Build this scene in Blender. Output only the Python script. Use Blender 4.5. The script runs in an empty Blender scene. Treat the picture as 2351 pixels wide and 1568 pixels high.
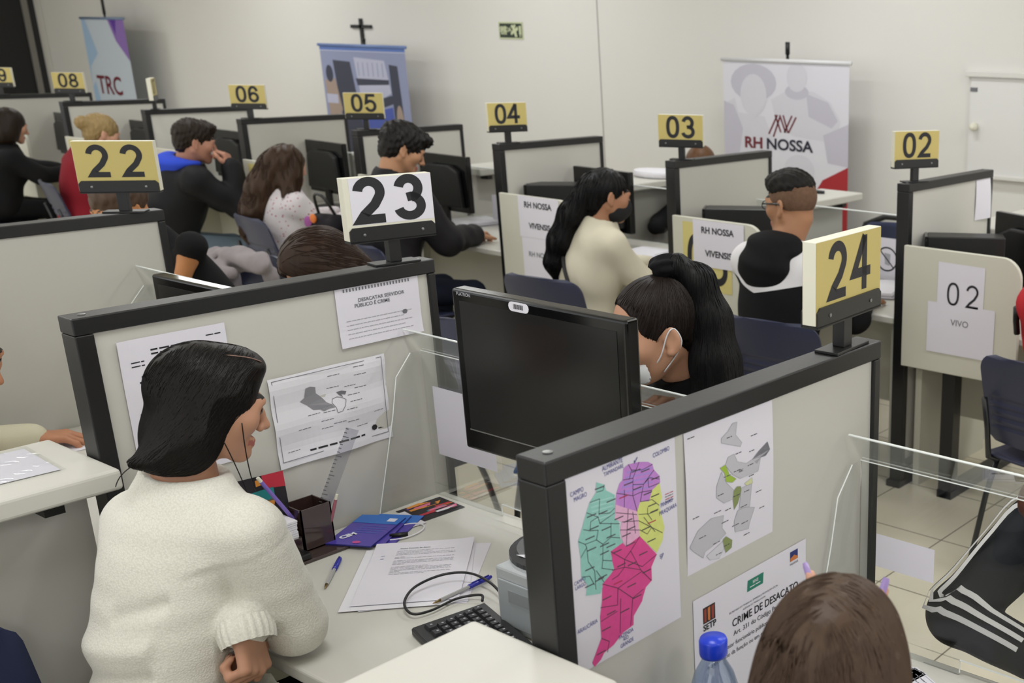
import bpy, math, random
import numpy as np
from mathutils import Vector, Matrix
random.seed(7)
S = bpy.context.scene
COL = S.collection
# ---------------------------------------------------------------- camera
cam_d = bpy.data.cameras.new('camera'); cam = bpy.data.objects.new('camera', cam_d); COL.objects.link(cam)
RC = ((0.8309980, -0.5218438, -0.1926691), (0.5559910, 0.7902368, 0.2576816), (0.0177847, -0.3212551, 0.9468257))
mw = Matrix.Identity(4)
for i in range(3):
    mw[i][0] = RC[i][0]; mw[i][1] = RC[i][2]; mw[i][2] = -RC[i][1]
mw[2][3] = 1.869
cam.matrix_world = mw
cam_d.sensor_fit = 'HORIZONTAL'; cam_d.sensor_width = 36
cam_d.lens = 2661.35 / 2351 * 36
cam_d.shift_x = -(1980.22 - 1175.5) / 2351
cam_d.shift_y = (983.18 - 784) / 2351
cam_d.clip_start = 0.05; cam_d.clip_end = 100
cam_d.dof.use_dof = True; cam_d.dof.focus_distance = 2.35; cam_d.dof.aperture_fstop = 6.5
S.camera = cam
# ---------------------------------------------------------------- world, view
S.view_settings.view_transform = 'Standard'; S.view_settings.look = 'None'
S.view_settings.gamma = 1; S.view_settings.exposure = 0.36
S.view_settings.use_curve_mapping = False
w = bpy.data.worlds.new('world'); S.world = w; w.use_nodes = True
w.node_tree.nodes['Background'].inputs[0].default_value = (0.96, 0.98, 1.0, 1)
w.node_tree.nodes['Background'].inputs[1].default_value = 0.95
# ceiling fluorescent lamps (each inside its fixture, see ceiling_light below)
LAMP_W = 15.5
LAMPS = [(x, y) for x in (-14.5, -11.0, -7.5, -4.2, -1.2, 1.8) for y in (-1.6, 1.0, 3.4, 5.5) if not (x < -12 and y > 5)]
def lamp_light(x, y, parent):
    ld = bpy.data.lights.new('lamp_light', 'AREA'); ld.shape = 'RECTANGLE'; ld.size = 1.15; ld.size_y = 0.28
    ld.energy = LAMP_W; ld.color = (0.945, 0.975, 1.0)
    lo = bpy.data.objects.new('lamp_light', ld); COL.objects.link(lo); lo.location = (x, y, 3.06)
    return lo

# ---------------------------------------------------------------- materials
def lin(c):
    c = c / 255.0
    return c / 12.92 if c <= 0.04045 else ((c + 0.055) / 1.055) ** 2.4
def rgb(h):
    h = h.lstrip('#')
    return (lin(int(h[0:2], 16)), lin(int(h[2:4], 16)), lin(int(h[4:6], 16)), 1)
MATS = {}
def mat(name, col, rough=0.5, metal=0.0, spec=0.5, var=0.0, vscale=6.0, bump=0.0, bscale=80.0, coat=0.0, emit=None, stretch=None, sheen=0.0, sub=0.0):
    if name in MATS: return MATS[name]
    m = bpy.data.materials.new(name); m.use_nodes = True
    nt = m.node_tree; b = nt.nodes['Principled BSDF']; L = nt.links
    c = rgb(col)
    b.inputs['Base Color'].default_value = c
    b.inputs['Roughness'].default_value = rough; b.inputs['Metallic'].default_value = metal
    b.inputs['Specular IOR Level'].default_value = spec
    if coat: b.inputs['Coat Weight'].default_value = coat
    if sheen: b.inputs['Sheen Weight'].default_value = sheen
    if sub:
        b.inputs['Subsurface Weight'].default_value = sub; b.inputs['Subsurface Radius'].default_value = (0.012, 0.004, 0.002); b.inputs['Subsurface Scale'].default_value = 1.0
    if emit: b.inputs['Emission Color'].default_value = c; b.inputs['Emission Strength'].default_value = emit
    if var or bump:
        tc = nt.nodes.new('ShaderNodeTexCoord'); mp = nt.nodes.new('ShaderNodeMapping')
        if stretch: mp.inputs['Scale'].default_value = stretch
        L.new(tc.outputs['Object'], mp.inputs['Vector'])
    if var:
        n = nt.nodes.new('ShaderNodeTexNoise'); n.inputs['Scale'].default_value = vscale; n.inputs['Detail'].default_value = 5
        L.new(mp.outputs['Vector'], n.inputs['Vector'])
        mx = nt.nodes.new('ShaderNodeMix'); mx.data_type = 'RGBA'
        mx.inputs['A'].default_value = tuple(max(0, v * (1 - var)) for v in c[:3]) + (1,)
        mx.inputs['B'].default_value = tuple(min(1, v * (1 + var)) for v in c[:3]) + (1,)
        L.new(n.outputs['Fac'], mx.inputs['Factor']); L.new(mx.outputs['Result'], b.inputs['Base Color'])
    if bump:
        n2 = nt.nodes.new('ShaderNodeTexNoise'); n2.inputs['Scale'].default_value = bscale; n2.inputs['Detail'].default_value = 3
        L.new(mp.outputs['Vector'], n2.inputs['Vector'])
        bp = nt.nodes.new('ShaderNodeBump'); bp.inputs['Strength'].default_value = bump; bp.inputs['Distance'].default_value = 0.002
        L.new(n2.outputs['Fac'], bp.inputs['Height']); L.new(bp.outputs['Normal'], b.inputs['Normal'])
    MATS[name] = m
    return m
def glass_mat(name, tint, gloss=0.10, rough=0.02):
    m = bpy.data.materials.new(name); m.use_nodes = True; nt = m.node_tree; L = nt.links
    for n in list(nt.nodes): nt.nodes.remove(n)
    o = nt.nodes.new('ShaderNodeOutputMaterial'); t = nt.nodes.new('ShaderNodeBsdfTransparent'); g = nt.nodes.new('ShaderNodeBsdfGlossy')
    t.inputs[0].default_value = rgb(tint); g.inputs['Roughness'].default_value = rough; g.inputs[0].default_value = (1, 1, 1, 1)
    lw = nt.nodes.new('ShaderNodeLayerWeight'); lw.inputs['Blend'].default_value = 0.25
    mm = nt.nodes.new('ShaderNodeMath'); mm.operation = 'MULTIPLY_ADD'; mm.inputs[1].default_value = 0.35; mm.inputs[2].default_value = gloss * 0.4
    L.new(lw.outputs['Fresnel'], mm.inputs[0])
    mx = nt.nodes.new('ShaderNodeMixShader'); L.new(mm.outputs[0], mx.inputs[0]); L.new(t.outputs[0], mx.inputs[1]); L.new(g.outputs[0], mx.inputs[2]); L.new(mx.outputs[0], o.inputs[0])
    MATS[name] = m; return m
M_WALL = mat('wall_paint', '#dad8d3', 0.7, var=0.02, vscale=0.7, bump=0.05, bscale=40)
M_CEIL = mat('ceiling_paint', '#e6e4de', 0.9)
M_PANEL = mat('panel_laminate', '#c2c0b8', 0.55, var=0.025, vscale=3.0)
M_PANEL2 = mat('panel_laminate_cream', '#cbc9bb', 0.5, var=0.02, vscale=3.0)
M_FRAME = mat('black_frame', '#101011', 0.42, spec=0.55, var=0.25, vscale=25, bump=0.06, bscale=120)
M_DESK = mat('desk_laminate', '#c8c6be', 0.38, var=0.02, vscale=4.0)
M_EDGE = mat('desk_edge', '#d6d3c4', 0.45)
M_YEL = mat('sign_yellow', '#c3b26c', 0.5, var=0.03, vscale=9)
M_CREAM = mat('sign_edge_cream', '#dcd9c8', 0.55)
M_WHITE = mat('paper_white', '#dcd9e2', 0.75)
M_PAPER = mat('paper_plain', '#e0dee4', 0.75)
M_INK = mat('ink_black', '#1d1d22', 0.6)
M_BLK = mat('black_plastic', '#111113', 0.38, bump=0.05, bscale=300)
M_BLKG = mat('black_gloss', '#0b0b0c', 0.12)
M_SCREEN = mat('dark_screen', '#161616', 0.22, spec=0.45)
M_STEEL = mat('black_steel', '#17181c', 0.35, spec=0.5)
M_NAVY = mat('navy_plastic', '#2a2e47', 0.42, var=0.05, bump=0.08, bscale=250)
M_GLASS = glass_mat('acrylic_clear', '#f8f9f9', 0.03)
M_GEDGE = mat('acrylic_edge_glow', '#eef2f0', 0.25, spec=0.8)  # near-white colour paints in the glow of light caught by acrylic edges
M_INKG = mat('ink_grey', '#6c6c72', 0.6); M_INKL = mat('ink_lightgrey', '#a4a4aa', 0.6); M_BLUEINK = mat('ink_blue', '#3c3f8c', 0.6)

def floor_mat():
    m = bpy.data.materials.new('floor_tile'); m.use_nodes = True; nt = m.node_tree; L = nt.links; b = nt.nodes['Principled BSDF']
    tc = nt.nodes.new('ShaderNodeTexCoord'); mp = nt.nodes.new('ShaderNodeMapping')
    mp.inputs['Location'].default_value = (2.03 / 0.448, -3.2 / 0.448, 0); mp.inputs['Scale'].default_value = (1 / 0.448, 1 / 0.448, 1)
    L.new(tc.outputs['Object'], mp.inputs['Vector'])
    br = nt.nodes.new('ShaderNodeTexBrick'); br.offset = 0; br.squash = 1
    br.inputs['Scale'].default_value = 1; br.inputs['Brick Width'].default_value = 1; br.inputs['Row Height'].default_value = 1
    br.inputs['Mortar Size'].default_value = 0.007; br.inputs['Mortar Smooth'].default_value = 0.2
    br.inputs['Color1'].default_value = rgb('#e4dcc6'); br.inputs['Color2'].default_value = rgb('#e0d8c2'); br.inputs['Mortar'].default_value = rgb('#7d7566')
    L.new(mp.outputs['Vector'], br.inputs['Vector'])
    n = nt.nodes.new('ShaderNodeTexNoise'); n.inputs['Scale'].default_value = 3; n.inputs['Detail'].default_value = 6
    L.new(tc.outputs['Object'], n.inputs['Vector'])
    mx = nt.nodes.new('ShaderNodeMix'); mx.data_type = 'RGBA'; mx.blend_type = 'MULTIPLY'; mx.inputs['Factor'].default_value = 0.25
    L.new(br.outputs['Color'], mx.inputs['A']); L.new(n.outputs['Color'], mx.inputs['B'])
    hs = nt.nodes.new('ShaderNodeHueSaturation'); hs.inputs['Saturation'].default_value = 0.0; L.new(n.outputs['Color'], hs.inputs['Color']); L.new(hs.outputs['Color'], mx.inputs['B'])
    L.new(mx.outputs['Result'], b.inputs['Base Color'])
    b.inputs['Roughness'].default_value = 0.22
    bp = nt.nodes.new('ShaderNodeBump'); bp.inputs['Strength'].default_value = 0.3; bp.inputs['Distance'].default_value = 0.002; bp.invert = True
    L.new(br.outputs['Fac'], bp.inputs['Height']); L.new(bp.outputs['Normal'], b.inputs['Normal'])
    return m
M_FLOOR = floor_mat()

# ---------------------------------------------------------------- mesh builder
def frame(n, up=(0, 0, 1)):
    n = np.array(n, float); n /= np.linalg.norm(n)
    a = np.cross(up, n)
    if np.linalg.norm(a) < 1e-6: a = np.cross((0, 1, 0), n)
    a /= np.linalg.norm(a)
    return a, np.cross(n, a), n
_text = {}
def text_mesh(s, size, bold=0.0, align='CENTER'):
    k = (s, size, bold, align)
    if k in _text: return _text[k]
    cu = bpy.data.curves.new('t', 'FONT'); cu.body = s; cu.size = size; cu.offset = bold; cu.align_x = align; cu.align_y = 'CENTER'; cu.resolution_u = 4
    o = bpy.data.objects.new('t', cu); COL.objects.link(o)
    dg = bpy.context.evaluated_depsgraph_get(); dg.update()
    me = bpy.data.meshes.new_from_object(o.evaluated_get(dg))
    v = np.array([tuple(p.co) for p in me.vertices]).reshape(-1, 3); f = [tuple(p.vertices) for p in me.polygons]
    bpy.data.objects.remove(o); bpy.data.curves.remove(cu); bpy.data.meshes.remove(me)
    _text[k] = (v, f); return v, f
class MB:
    def __init__(s): s.v = []; s.f = []; s.m = []
    def mesh(s, v, f, m=0, M=None):
        o = len(s.v)
        for p in v:
            s.v.append(tuple(M @ Vector(p)) if M is not None else tuple(p))
        for q in f: s.f.append(tuple(i + o for i in q)); s.m.append(m)
        return s
    def bx(s, x0, x1, y0, y1, z0, z1, m=0, M=None):
        v = [(x0, y0, z0), (x1, y0, z0), (x1, y1, z0), (x0, y1, z0), (x0, y0, z1), (x1, y0, z1), (x1, y1, z1), (x0, y1, z1)]
        return s.mesh(v, [(0, 3, 2, 1), (4, 5, 6, 7), (0, 1, 5, 4), (1, 2, 6, 5), (2, 3, 7, 6), (3, 0, 4, 7)], m, M)
    def poly(s, pts, m=0): return s.mesh(pts, [tuple(range(len(pts)))], m)
    def prism(s, pts, z0, z1, m=0, M=None):
        n = len(pts); v = [(x, y, z0) for x, y in pts] + [(x, y, z1) for x, y in pts]
        f = [tuple(range(n))[::-1], tuple(range(n, 2 * n))] + [(i, (i + 1) % n, n + (i + 1) % n, n + i) for i in range(n)]
        return s.mesh(v, f, m, M)
    def tube(s, path, r, n=8, m=0, closed=False):
        P = np.array(path, float); k = len(P); rr = np.full(k, r) if np.isscalar(r) else np.array(r, float)
        T = np.gradient(P, axis=0); T /= (np.linalg.norm(T, axis=1)[:, None] + 1e-12)
        a, b, _ = frame(T[0]); v = []
        for i in range(k):
            a = a - T[i] * (a @ T[i]); a /= np.linalg.norm(a); b = np.cross(T[i], a)
            for j in range(n):
                t = 2 * math.pi * j / n; v.append(tuple(P[i] + rr[i] * (math.cos(t) * a + math.sin(t) * b)))
        f = [(i * n + j, i * n + (j + 1) % n, (i + 1) * n + (j + 1) % n, (i + 1) * n + j) for i in range(k - 1) for j in range(n)]
        if closed: f += [((k - 1) * n + j, (k - 1) * n + (j + 1) % n, (j + 1) % n, j) for j in range(n)]
        else: f += [tuple(range(n))[::-1], tuple(range((k - 1) * n, k * n))]
        return s.mesh(v, f, m)
    def lathe(s, prof, M=None, n=24, m=0):
        v = []; k = len(prof)
        for r, z in prof:
            for j in range(n):
                t = 2 * math.pi * j / n; v.append((r * math.cos(t), r * math.sin(t), z))
        f = [(i * n + j, i * n + (j + 1) % n, (i + 1) * n + (j + 1) % n, (i + 1) * n + j) for i in range(k - 1) for j in range(n)]
        f += [tuple(range(n))[::-1], tuple(range((k - 1) * n, k * n))]
        return s.mesh(v, f, m, M)
    def shell(s, G, th, m=0):
        """closed shell from a grid of points G[i][j], thickness th along its normal"""
        G = np.array(G, float); a, b = G.shape[:2]
        du = np.gradient(G, axis=0); dv = np.gradient(G, axis=1); N = np.cross(du, dv); N /= (np.linalg.norm(N, axis=2)[..., None] + 1e-12)
        V = np.concatenate([G.reshape(-1, 3), (G + N * th).reshape(-1, 3)]); o = a * b; f = []
        for i in range(a - 1):
            for j in range(b - 1):
                q = (i * b + j, i * b + j + 1, (i + 1) * b + j + 1, (i + 1) * b + j)
                f.append(q); f.append(tuple(x + o for x in q[::-1]))
        rim = [j for j in range(b)] + [i * b + b - 1 for i in range(1, a)] + [(a - 1) * b + j for j in range(b - 2, -1, -1)] + [i * b for i in range(a - 2, 0, -1)]
        for i in range(len(rim)):
            p, q = rim[i], rim[(i + 1) % len(rim)]; f.append((q, p, p + o, q + o))
        return s.mesh(V, f, m)
    def text(s, t, size, org, xd, yd, m=0, bold=0.0, sx=1.0, sy=1.0, align='CENTER'):
        v, f = text_mesh(t, size, bold, align); org = np.array(org, float); xd = np.array(xd, float); yd = np.array(yd, float)
        return s.mesh([tuple(org + xd * p[0] * sx + yd * p[1] * sy) for p in v], f, m)
    def build(s, name, mats, parent=None, smooth=False, bevel=0.0, seg=2, sub=0):
        me = bpy.data.meshes.new(name); me.from_pydata(s.v, [], s.f)
        if not isinstance(mats, (list, tuple)): mats = [mats]
        for m in mats: me.materials.append(m)
        if len(mats) > 1: me.polygons.foreach_set('material_index', s.m)
        if smooth: me.polygons.foreach_set('use_smooth', [True] * len(me.polygons))
        me.update()
        o = bpy.data.objects.new(name, me); COL.objects.link(o)
        if bevel:
            b = o.modifiers.new('bevel', 'BEVEL'); b.width = bevel; b.segments = seg; b.limit_method = 'ANGLE'; b.angle_limit = 0.6
        if sub:
            b = o.modifiers.new('subsurf', 'SUBSURF'); b.levels = sub; b.render_levels = sub
        if parent is not None: set_parent(o, parent)
        return o
def set_parent(o, p):
    o.parent = p
    o.matrix_parent_inverse = p.get('_w2l') and Matrix([list(r) for r in p['_w2l']]) or Matrix.Identity(4)
ROOTM = {}
def set_parent(o, p):
    o.parent = p
    if p.name in ROOTM: o.matrix_parent_inverse = ROOTM[p.name]
def tag(o, label, cat, group=None):
    o['label'] = label; o['category'] = cat
    if group: o['group'] = group
    return o
def thing(name, label, cat, loc=(0, 0, 0), rotz=0.0, group=None, world=True):
    """Empty at the base; with world=True the parts are given in world coordinates"""
    o = bpy.data.objects.new(name, None); COL.objects.link(o); o.empty_display_size = 0.1
    o.location = loc; o.rotation_euler = (0, 0, rotz)
    if world: ROOTM[o.name] = (Matrix.Translation(loc) @ Matrix.Rotation(rotz, 4, 'Z')).inverted()
    return tag(o, label, cat, group)
def struct(name, mb, m, **k):
    o = mb.build(name, m, **k); o['kind'] = 'structure'; return o
def dup(root, loc, rotz, label, group=None):
    r = root.copy(); COL.objects.link(r); r.location = loc; r.rotation_euler = (0, 0, rotz); r['label'] = label
    if group: r['group'] = group
    for c in list(root.children):
        d = c.copy(); COL.objects.link(d); d.parent = r
        for g in list(c.children):
            e = g.copy(); COL.objects.link(e); e.parent = d
    return r
def rz(deg): return math.radians(deg)

# bold grotesque digits drawn as constant-width strokes
def _arc(cx, cy, rx, ry, a0, a1, n=20, p=2.0):
    out = []
    for t in np.linspace(math.radians(a0), math.radians(a1), n):
        c, s_ = math.cos(t), math.sin(t)
        out.append((cx + rx * math.copysign(abs(c) ** (2 / p), c), cy + ry * math.copysign(abs(s_) ** (2 / p), s_)))
    return out
DIG = {
 '0': [(_arc(0, 0, .235, .43, 90, 450, 40, 2.35), 1)],
 '2': [(_arc(0, .19, .235, .24, 172, -28, 24) + [(.10, -.10), (-.13, -.31), (-.215, -.43), (.30, -.43)], 0)],
 '3': [(_arc(-.01, .205, .215, .225, 168, -80, 24), 0), ([(-.06, .0)] + _arc(-.01, -.205, .25, .225, 80, -168, 24), 0)],
 '4': [([(.10, .49), (-.29, -.17), (.33, -.17)], 0), ([(.10, .50), (.10, -.50)], 0)],
 '5': [([(.27, .43), (-.16, .43), (-.225, .02)] + _arc(0, -.16, .245, .27, 130, -165, 24), 0)],
 '6': [(_arc(0, -.185, .235, .245, 0, 360, 30), 1), (_arc(.0, .0, .235, .43, 22, 190, 24, 2.3), 0)],
 '7': [([(-.28, .43), (.24, .43), (.02, .0), (-.08, -.5)], 0)],
 '8': [(_arc(0, .215, .195, .215, 0, 360, 28), 1), (_arc(0, -.205, .24, .225, 0, 360, 30), 1)],
 '9': [(_arc(0, .185, .235, .245, 0, 360, 30), 1), (_arc(.0, .0, .235, .43, 202, 370, 24, 2.3), 0)]}
def ribbon2d(pts, wd, closed):
    P = np.array(pts, float)
    if closed and np.hypot(*(P[0] - P[-1])) < 1e-6: P = P[:-1]
    n = len(P); out = []
    for i in range(n):
        a = P[(i - 1) % n] if (closed or i > 0) else P[i]; b = P[(i + 1) % n] if (closed or i < n - 1) else P[i]
        d0 = P[i] - a; d1 = b - P[i]
        if np.hypot(*d0) < 1e-9: d0 = d1
        if np.hypot(*d1) < 1e-9: d1 = d0
        d0 = d0 / np.hypot(*d0); d1 = d1 / np.hypot(*d1)
        n0 = np.array((-d0[1], d0[0])); n1 = np.array((-d1[1], d1[0])); mdir = n0 + n1; mdir /= (np.hypot(*mdir) + 1e-9)
        k = min(1 / max(mdir @ n0, 0.35), 2.6)
        out.append((P[i] + mdir * wd / 2 * k, P[i] - mdir * wd / 2 * k))
    return out
def digits(mb, s, h, org, xd, yd, m, wd=0.15, sx=1.0, gap=0.72):
    """number s centred on org, cap height h"""
    org = np.array(org, float); xd = np.array(xd, float); yd = np.array(yd, float); W = (len(s) - 1) * gap
    for i, ch in enumerate(s):
        cx = i * gap - W / 2
        for pts, cl in DIG[ch]:
            r = ribbon2d(pts, wd, cl); n = len(r)
            V = [tuple(org + xd * (p[0] + cx) * h * sx + yd * p[1] * h) for ab in r for p in ab]
            F = [(2 * j, 2 * j + 1, 2 * ((j + 1) % n) + 1, 2 * ((j + 1) % n)) for j in range(n if cl else n - 1)]
            mb.mesh(V, F, m)
# ================================================================= the setting
YW, XL = 6.8, -16.4
struct('floor', MB().bx(XL, 5, -5, YW, -0.05, 0), M_FLOOR)
struct('wall_back', MB().bx(XL, 5, YW, YW + 0.15, 0, 3.2), M_WALL)
struct('wall_left', MB().bx(XL - 0.15, XL, 5.0, YW + 0.15, 0, 3.2).bx(XL - 0.15, XL, -5, 1.5, 0, 3.2).bx(XL - 0.15, XL, 1.5, 5.0, 2.6, 3.2), M_WALL)
struct('ceiling', MB().bx(XL, 5, -5, YW, 3.2, 3.3), M_CEIL)
struct('trim_1', MB().bx(-7.034, -7.026, YW - 0.004, YW + 0.01, 0, 3.2), mat('seam_grey', '#a9a6a2', 0.7))
struct('baseboard_back', MB().bx(XL, 5, YW - 0.012, YW, 0, 0.07), M_EDGE)
# black sliding door in the left wall
dr = MB().bx(XL + 0.0, XL + 0.03, 3.0, 6.58, 0, 2.7).build('door_1', mat('door_black', '#060607', 0.5)); dr['kind'] = 'structure'
MB().bx(XL + 0.0, XL + 0.06, 6.58, 6.64, 0, 2.75).build('door_frame', mat('door_frame_grey', '#77756f', 0.5), dr)
MB().bx(XL + 0.0, XL + 0.05, 6.65, 6.71, 0, 2.75).build('door_jamb', M_FRAME, dr)
# ceiling fixtures
for i, (x, y) in enumerate(LAMPS):
    t = thing('ceiling_light', 'white ceiling fixture with two fluorescent tubes above the booths', 'lamp', (x, y, 3.2), 0, 'ceiling light fixtures')
    fm = MB().bx(x - 0.62, x + 0.62, y - 0.17, y + 0.17, 3.15, 3.2)
    fm.build('fixture_body', M_CEIL, t)
    for s in (-0.07, 0.07):
        MB().tube([(x - 0.59, y + s, 3.125), (x + 0.59, y + s, 3.125)], 0.016, 8).build('fluorescent_tube', mat('tube_glow', '#fff6e4', 0.3, emit=3.0), t, smooth=True)
    l = lamp_light(x, y, t); set_parent(l, t)

# ================================================================= partitions
def make_partition(L, h, t):
    r = thing('desk_partition', '', 'partition', world=False)
    y0, y1 = 0.0, L
    MB().bx(-t * 0.36, t * 0.36, y0 + 0.03, y1 - 0.015, 0.12, h - 0.033).build('panel_board', M_PANEL, r)
    MB().bx(-t / 2, t / 2, y0, y0 + 0.034, 0.0, h - 0.0335).build('near_post', M_FRAME, r, bevel=0.0025)
    MB().bx(-t / 2, t / 2, y1 - 0.02, y1, 0.0, h - 0.0335).build('far_post', M_FRAME, r, bevel=0.0025)
    MB().bx(-t / 2 - 0.0005, t / 2 + 0.0005, y0 - 0.0005, y1 + 0.0005, h - 0.033, h).build('top_rail', M_FRAME, r, bevel=0.0025)
    MB().bx(-t / 2, t / 2, y0 + 0.034, y1 - 0.02, 0.08, 0.12).build('bottom_rail', M_FRAME, r)
    MB().bx(-0.035, 0.035, y0 - 0.02, y1 + 0.02, 0.0, 0.03).build('foot_bar', M_FRAME, r, bevel=0.004)
    for y in (0.03, L - 0.03):
        MB().lathe([(0.0, h), (0.007, h), (0.007, h + 0.0015), (0.003, h + 0.002), (0, h + 0.002)], Matrix.Translation((0, y, 0)), 12).build('screw_cap', mat('screw_steel', '#8a8a8a', 0.3, metal=0.8), r)
    return r
FY0, FY1, FH, FT = 0.936, 1.731, 1.342, 0.055
BY0, BY1, BH, BT = 4.029, 4.753, 1.305, 0.058
FX = {'22': -3.668, '23': -2.412, '24': -1.133}
BX = {'02': -2.486, '03': -3.749, '04': -4.951, '05': -6.158, '06': -7.349, '07': -8.525, '08': -9.703, '09': -10.88}
pf = make_partition(FY1 - FY0, FH, FT)
first = True
for n, lab in (('24', 'nearest grey partition with black frame carrying the yellow 24 sign and coloured maps'), ('23', 'grey partition with black frame carrying the white 23 sign, beside the woman in the white sweater'),
               ('22', 'grey partition with black frame carrying the yellow 22 sign at the left edge')):
    o = pf if first else dup(pf, (0, 0, 0), 0, lab)
    first = False
    o.location = (FX[n], FY0, 0); o['label'] = lab; o['group'] = 'front row partitions'
pb = make_partition(BY1 - BY0, BH, BT)
first = True
for n in BX:
    lab = 'grey partition with black frame in the back row under the yellow %s sign' % n
    o = pb if first else dup(pb, (0, 0, 0), 0, lab)
    first = False
    o.location = (BX[n], BY0, 0); o['label'] = lab; o['group'] = 'back row partitions'
# right-hand neighbour of the front row is outside the picture

# ================================================================= number signs
def make_sign(num, x, y, z, ang, label, white=False, w=0.21, sx=1.0, size=0.085, wd=0.165, gap=0.74):
    """local X runs along the plate; both faces carry the number"""
    t = thing('number_sign', label, 'sign', (x, y, z), rz(ang), 'numbered booth signs', world=False)
    Z0, Z1 = 0.062, 0.203
    ax = MB().bx(-0.055, 0.055, -0.024, 0.024, 0, 0.005)
    ax.build('base_plate', M_FRAME, t, bevel=0.001)
    MB().bx(-0.014, 0.014, -0.012, 0.012, 0.005, Z0 + 0.004).build('post', M_FRAME, t, bevel=0.001)
    th = 0.013
    br = MB()
    for s in (-1, 1):
        y0 = s * (th + 0.0005); y1 = s * (th + 0.004)
        pts = [(-w / 2 + 0.002, Z0 - 0.004), (w / 2 - 0.002, Z0 - 0.004), (w / 2 - 0.002, Z0 + 0.022), (w / 2 - 0.010, Z0 + 0.030), (-w / 2 + 0.010, Z0 + 0.030), (-w / 2 + 0.002, Z0 + 0.022)]
        br.prism([(p[0], p[1]) for p in pts], min(-y0, -y1), max(-y0, -y1), 0, Matrix.Rotation(math.pi / 2, 4, 'X'))
    br.bx(-w / 2 + 0.002, w / 2 - 0.002, -th - 0.004, th + 0.004, Z0 - 0.006, Z0 - 0.001)
    b = br.build('bracket', M_FRAME, t)
    for s in (-1, 1):
        for xx in (-0.07, 0.07):
            MB().lathe([(0, 0), (0.0035, 0), (0.0035, 0.0015), (0, 0.002)], Matrix.Translation((xx, s * (th + 0.004), Z0 + 0.013)) @ Matrix.Rotation(-s * math.pi / 2, 4, 'X'), 8).build('screw', MATS['screw_steel'], b)
    MB().bx(-w / 2, w / 2, -th, th, Z0, Z1).build('plate', M_CREAM, t, bevel=0.001)
    for s in (-1, 1):
        f = MB(); yy = s * (th + 0.0004)
        x0, x1, z0, z1 = -w / 2 + 0.001, w / 2 - 0.001, Z0 + 0.001, Z1 - 0.001
        if white: x0 += 0.012 if s < 0 else 0.002; z0 += 0.034
        q = [(x0, yy, z0), (x1, yy, z0), (x1, yy, z1), (x0, yy, z1)]
        f.poly(q if s < 0 else q[::-1], 0)
        zc = (Z0 + 0.030 + Z1) / 2 + (0.0035 if white else 0)
        digits(f, num, size, (0.0, yy + s * 0.0004, zc), (-s, 0, 0), (0, 0, 1), 1, wd=wd, sx=sx, gap=gap)
        f.build('number_face', [M_WHITE if white else M_YEL, M_INK], t)
    return t
def sg(n, ang, x, y, z, desc, **k):
    make_sign(n, x, y, z, ang, desc, **k)
sg('24', 94, FX['24'], 1.645, FH, 'yellow sign reading 24 on the nearest partition', sx=0.98, size=0.096, w=0.222, wd=0.18, gap=0.88)
sg('23', 81, FX['23'], 1.642, FH, 'white paper sign reading 23 on a black bracket', white=True, sx=1.12, size=0.099, wd=0.205, gap=0.86)
sg('22', 47.6, FX['22'], 1.639, FH, 'yellow sign reading 22 in front of the person in red', size=0.089, gap=0.98, sx=1.0, wd=.17)
ang = {'02': 62.6, '03': 28.3, '04': 73.3, '05': 47, '06': 42.6, '08': 42.5, '09': 44}
for n, a in ang.items():
    sg(n, a, BX[n], 4.113, BH, 'yellow sign reading %s above the back row of booths' % n, size=0.097, wd=0.168)
sg('07', 147, BX['07'], 4.113, BH, 'yellow back row sign seen almost edge on, between 08 and 06', size=0.093)

# ================================================================= desks and ledges
def desk(label, x0, x1, y0, y1, z, front_y=None, group=None):
    t = thing('desk', label, 'desk', ((x0 + x1) / 2, (y0 + y1) / 2, 0), 0, group)
    MB().bx(x0, x1, y0, y1, z - 0.03, z).build('worktop', M_DESK, t, bevel=0.006, seg=3)
    fy = front_y if front_y else (y0 + y1) / 2
    MB().bx(x0 + 0.03, x1 - 0.03, fy - 0.009, fy + 0.009, 0.25, z - 0.0305).build('modesty_panel', M_PANEL2, t)
    for s in (x0 + 0.02, x1 - 0.05):
        MB().bx(s, s + 0.03, y0 + 0.06, y1 - 0.06, 0.0, z - 0.0305).build('leg_panel', M_PANEL2, t)
    return t
DZ = 0.757
desk('white desk with papers and keyboard between signs 23 and 24', FX['23'] + 0.029, FX['24'] - 0.029, 0.985, 1.69, DZ, 1.5, 'front row desks')
desk('white desk behind the 23 partition, holding the dark monitor at left', FX['22'] + 0.029, FX['23'] - 0.029, 0.985, 1.69, DZ, 1.5, 'front row desks')
desk('white desk with the water bottle at bottom right', FX['24'] + 0.029, FX['24'] + 1.2, 0.985, 1.69, DZ, 1.5, 'front row desks')
bx = list(BX.values()); bn = list(BX)
desk('white desk right of the 02 partition by the person in red at right', bx[0] + 0.03, bx[0] + 1.2, 4.035, 4.75, 0.748, 4.40, 'back row desks')
for i in range(1, len(bx)):
    desk('white back row desk between the %s and %s partitions' % (bn[i], bn[i - 1]), bx[i] + 0.03, bx[i - 1] - 0.03, 4.035, 4.75, 0.748, 4.40, 'back row desks')
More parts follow.
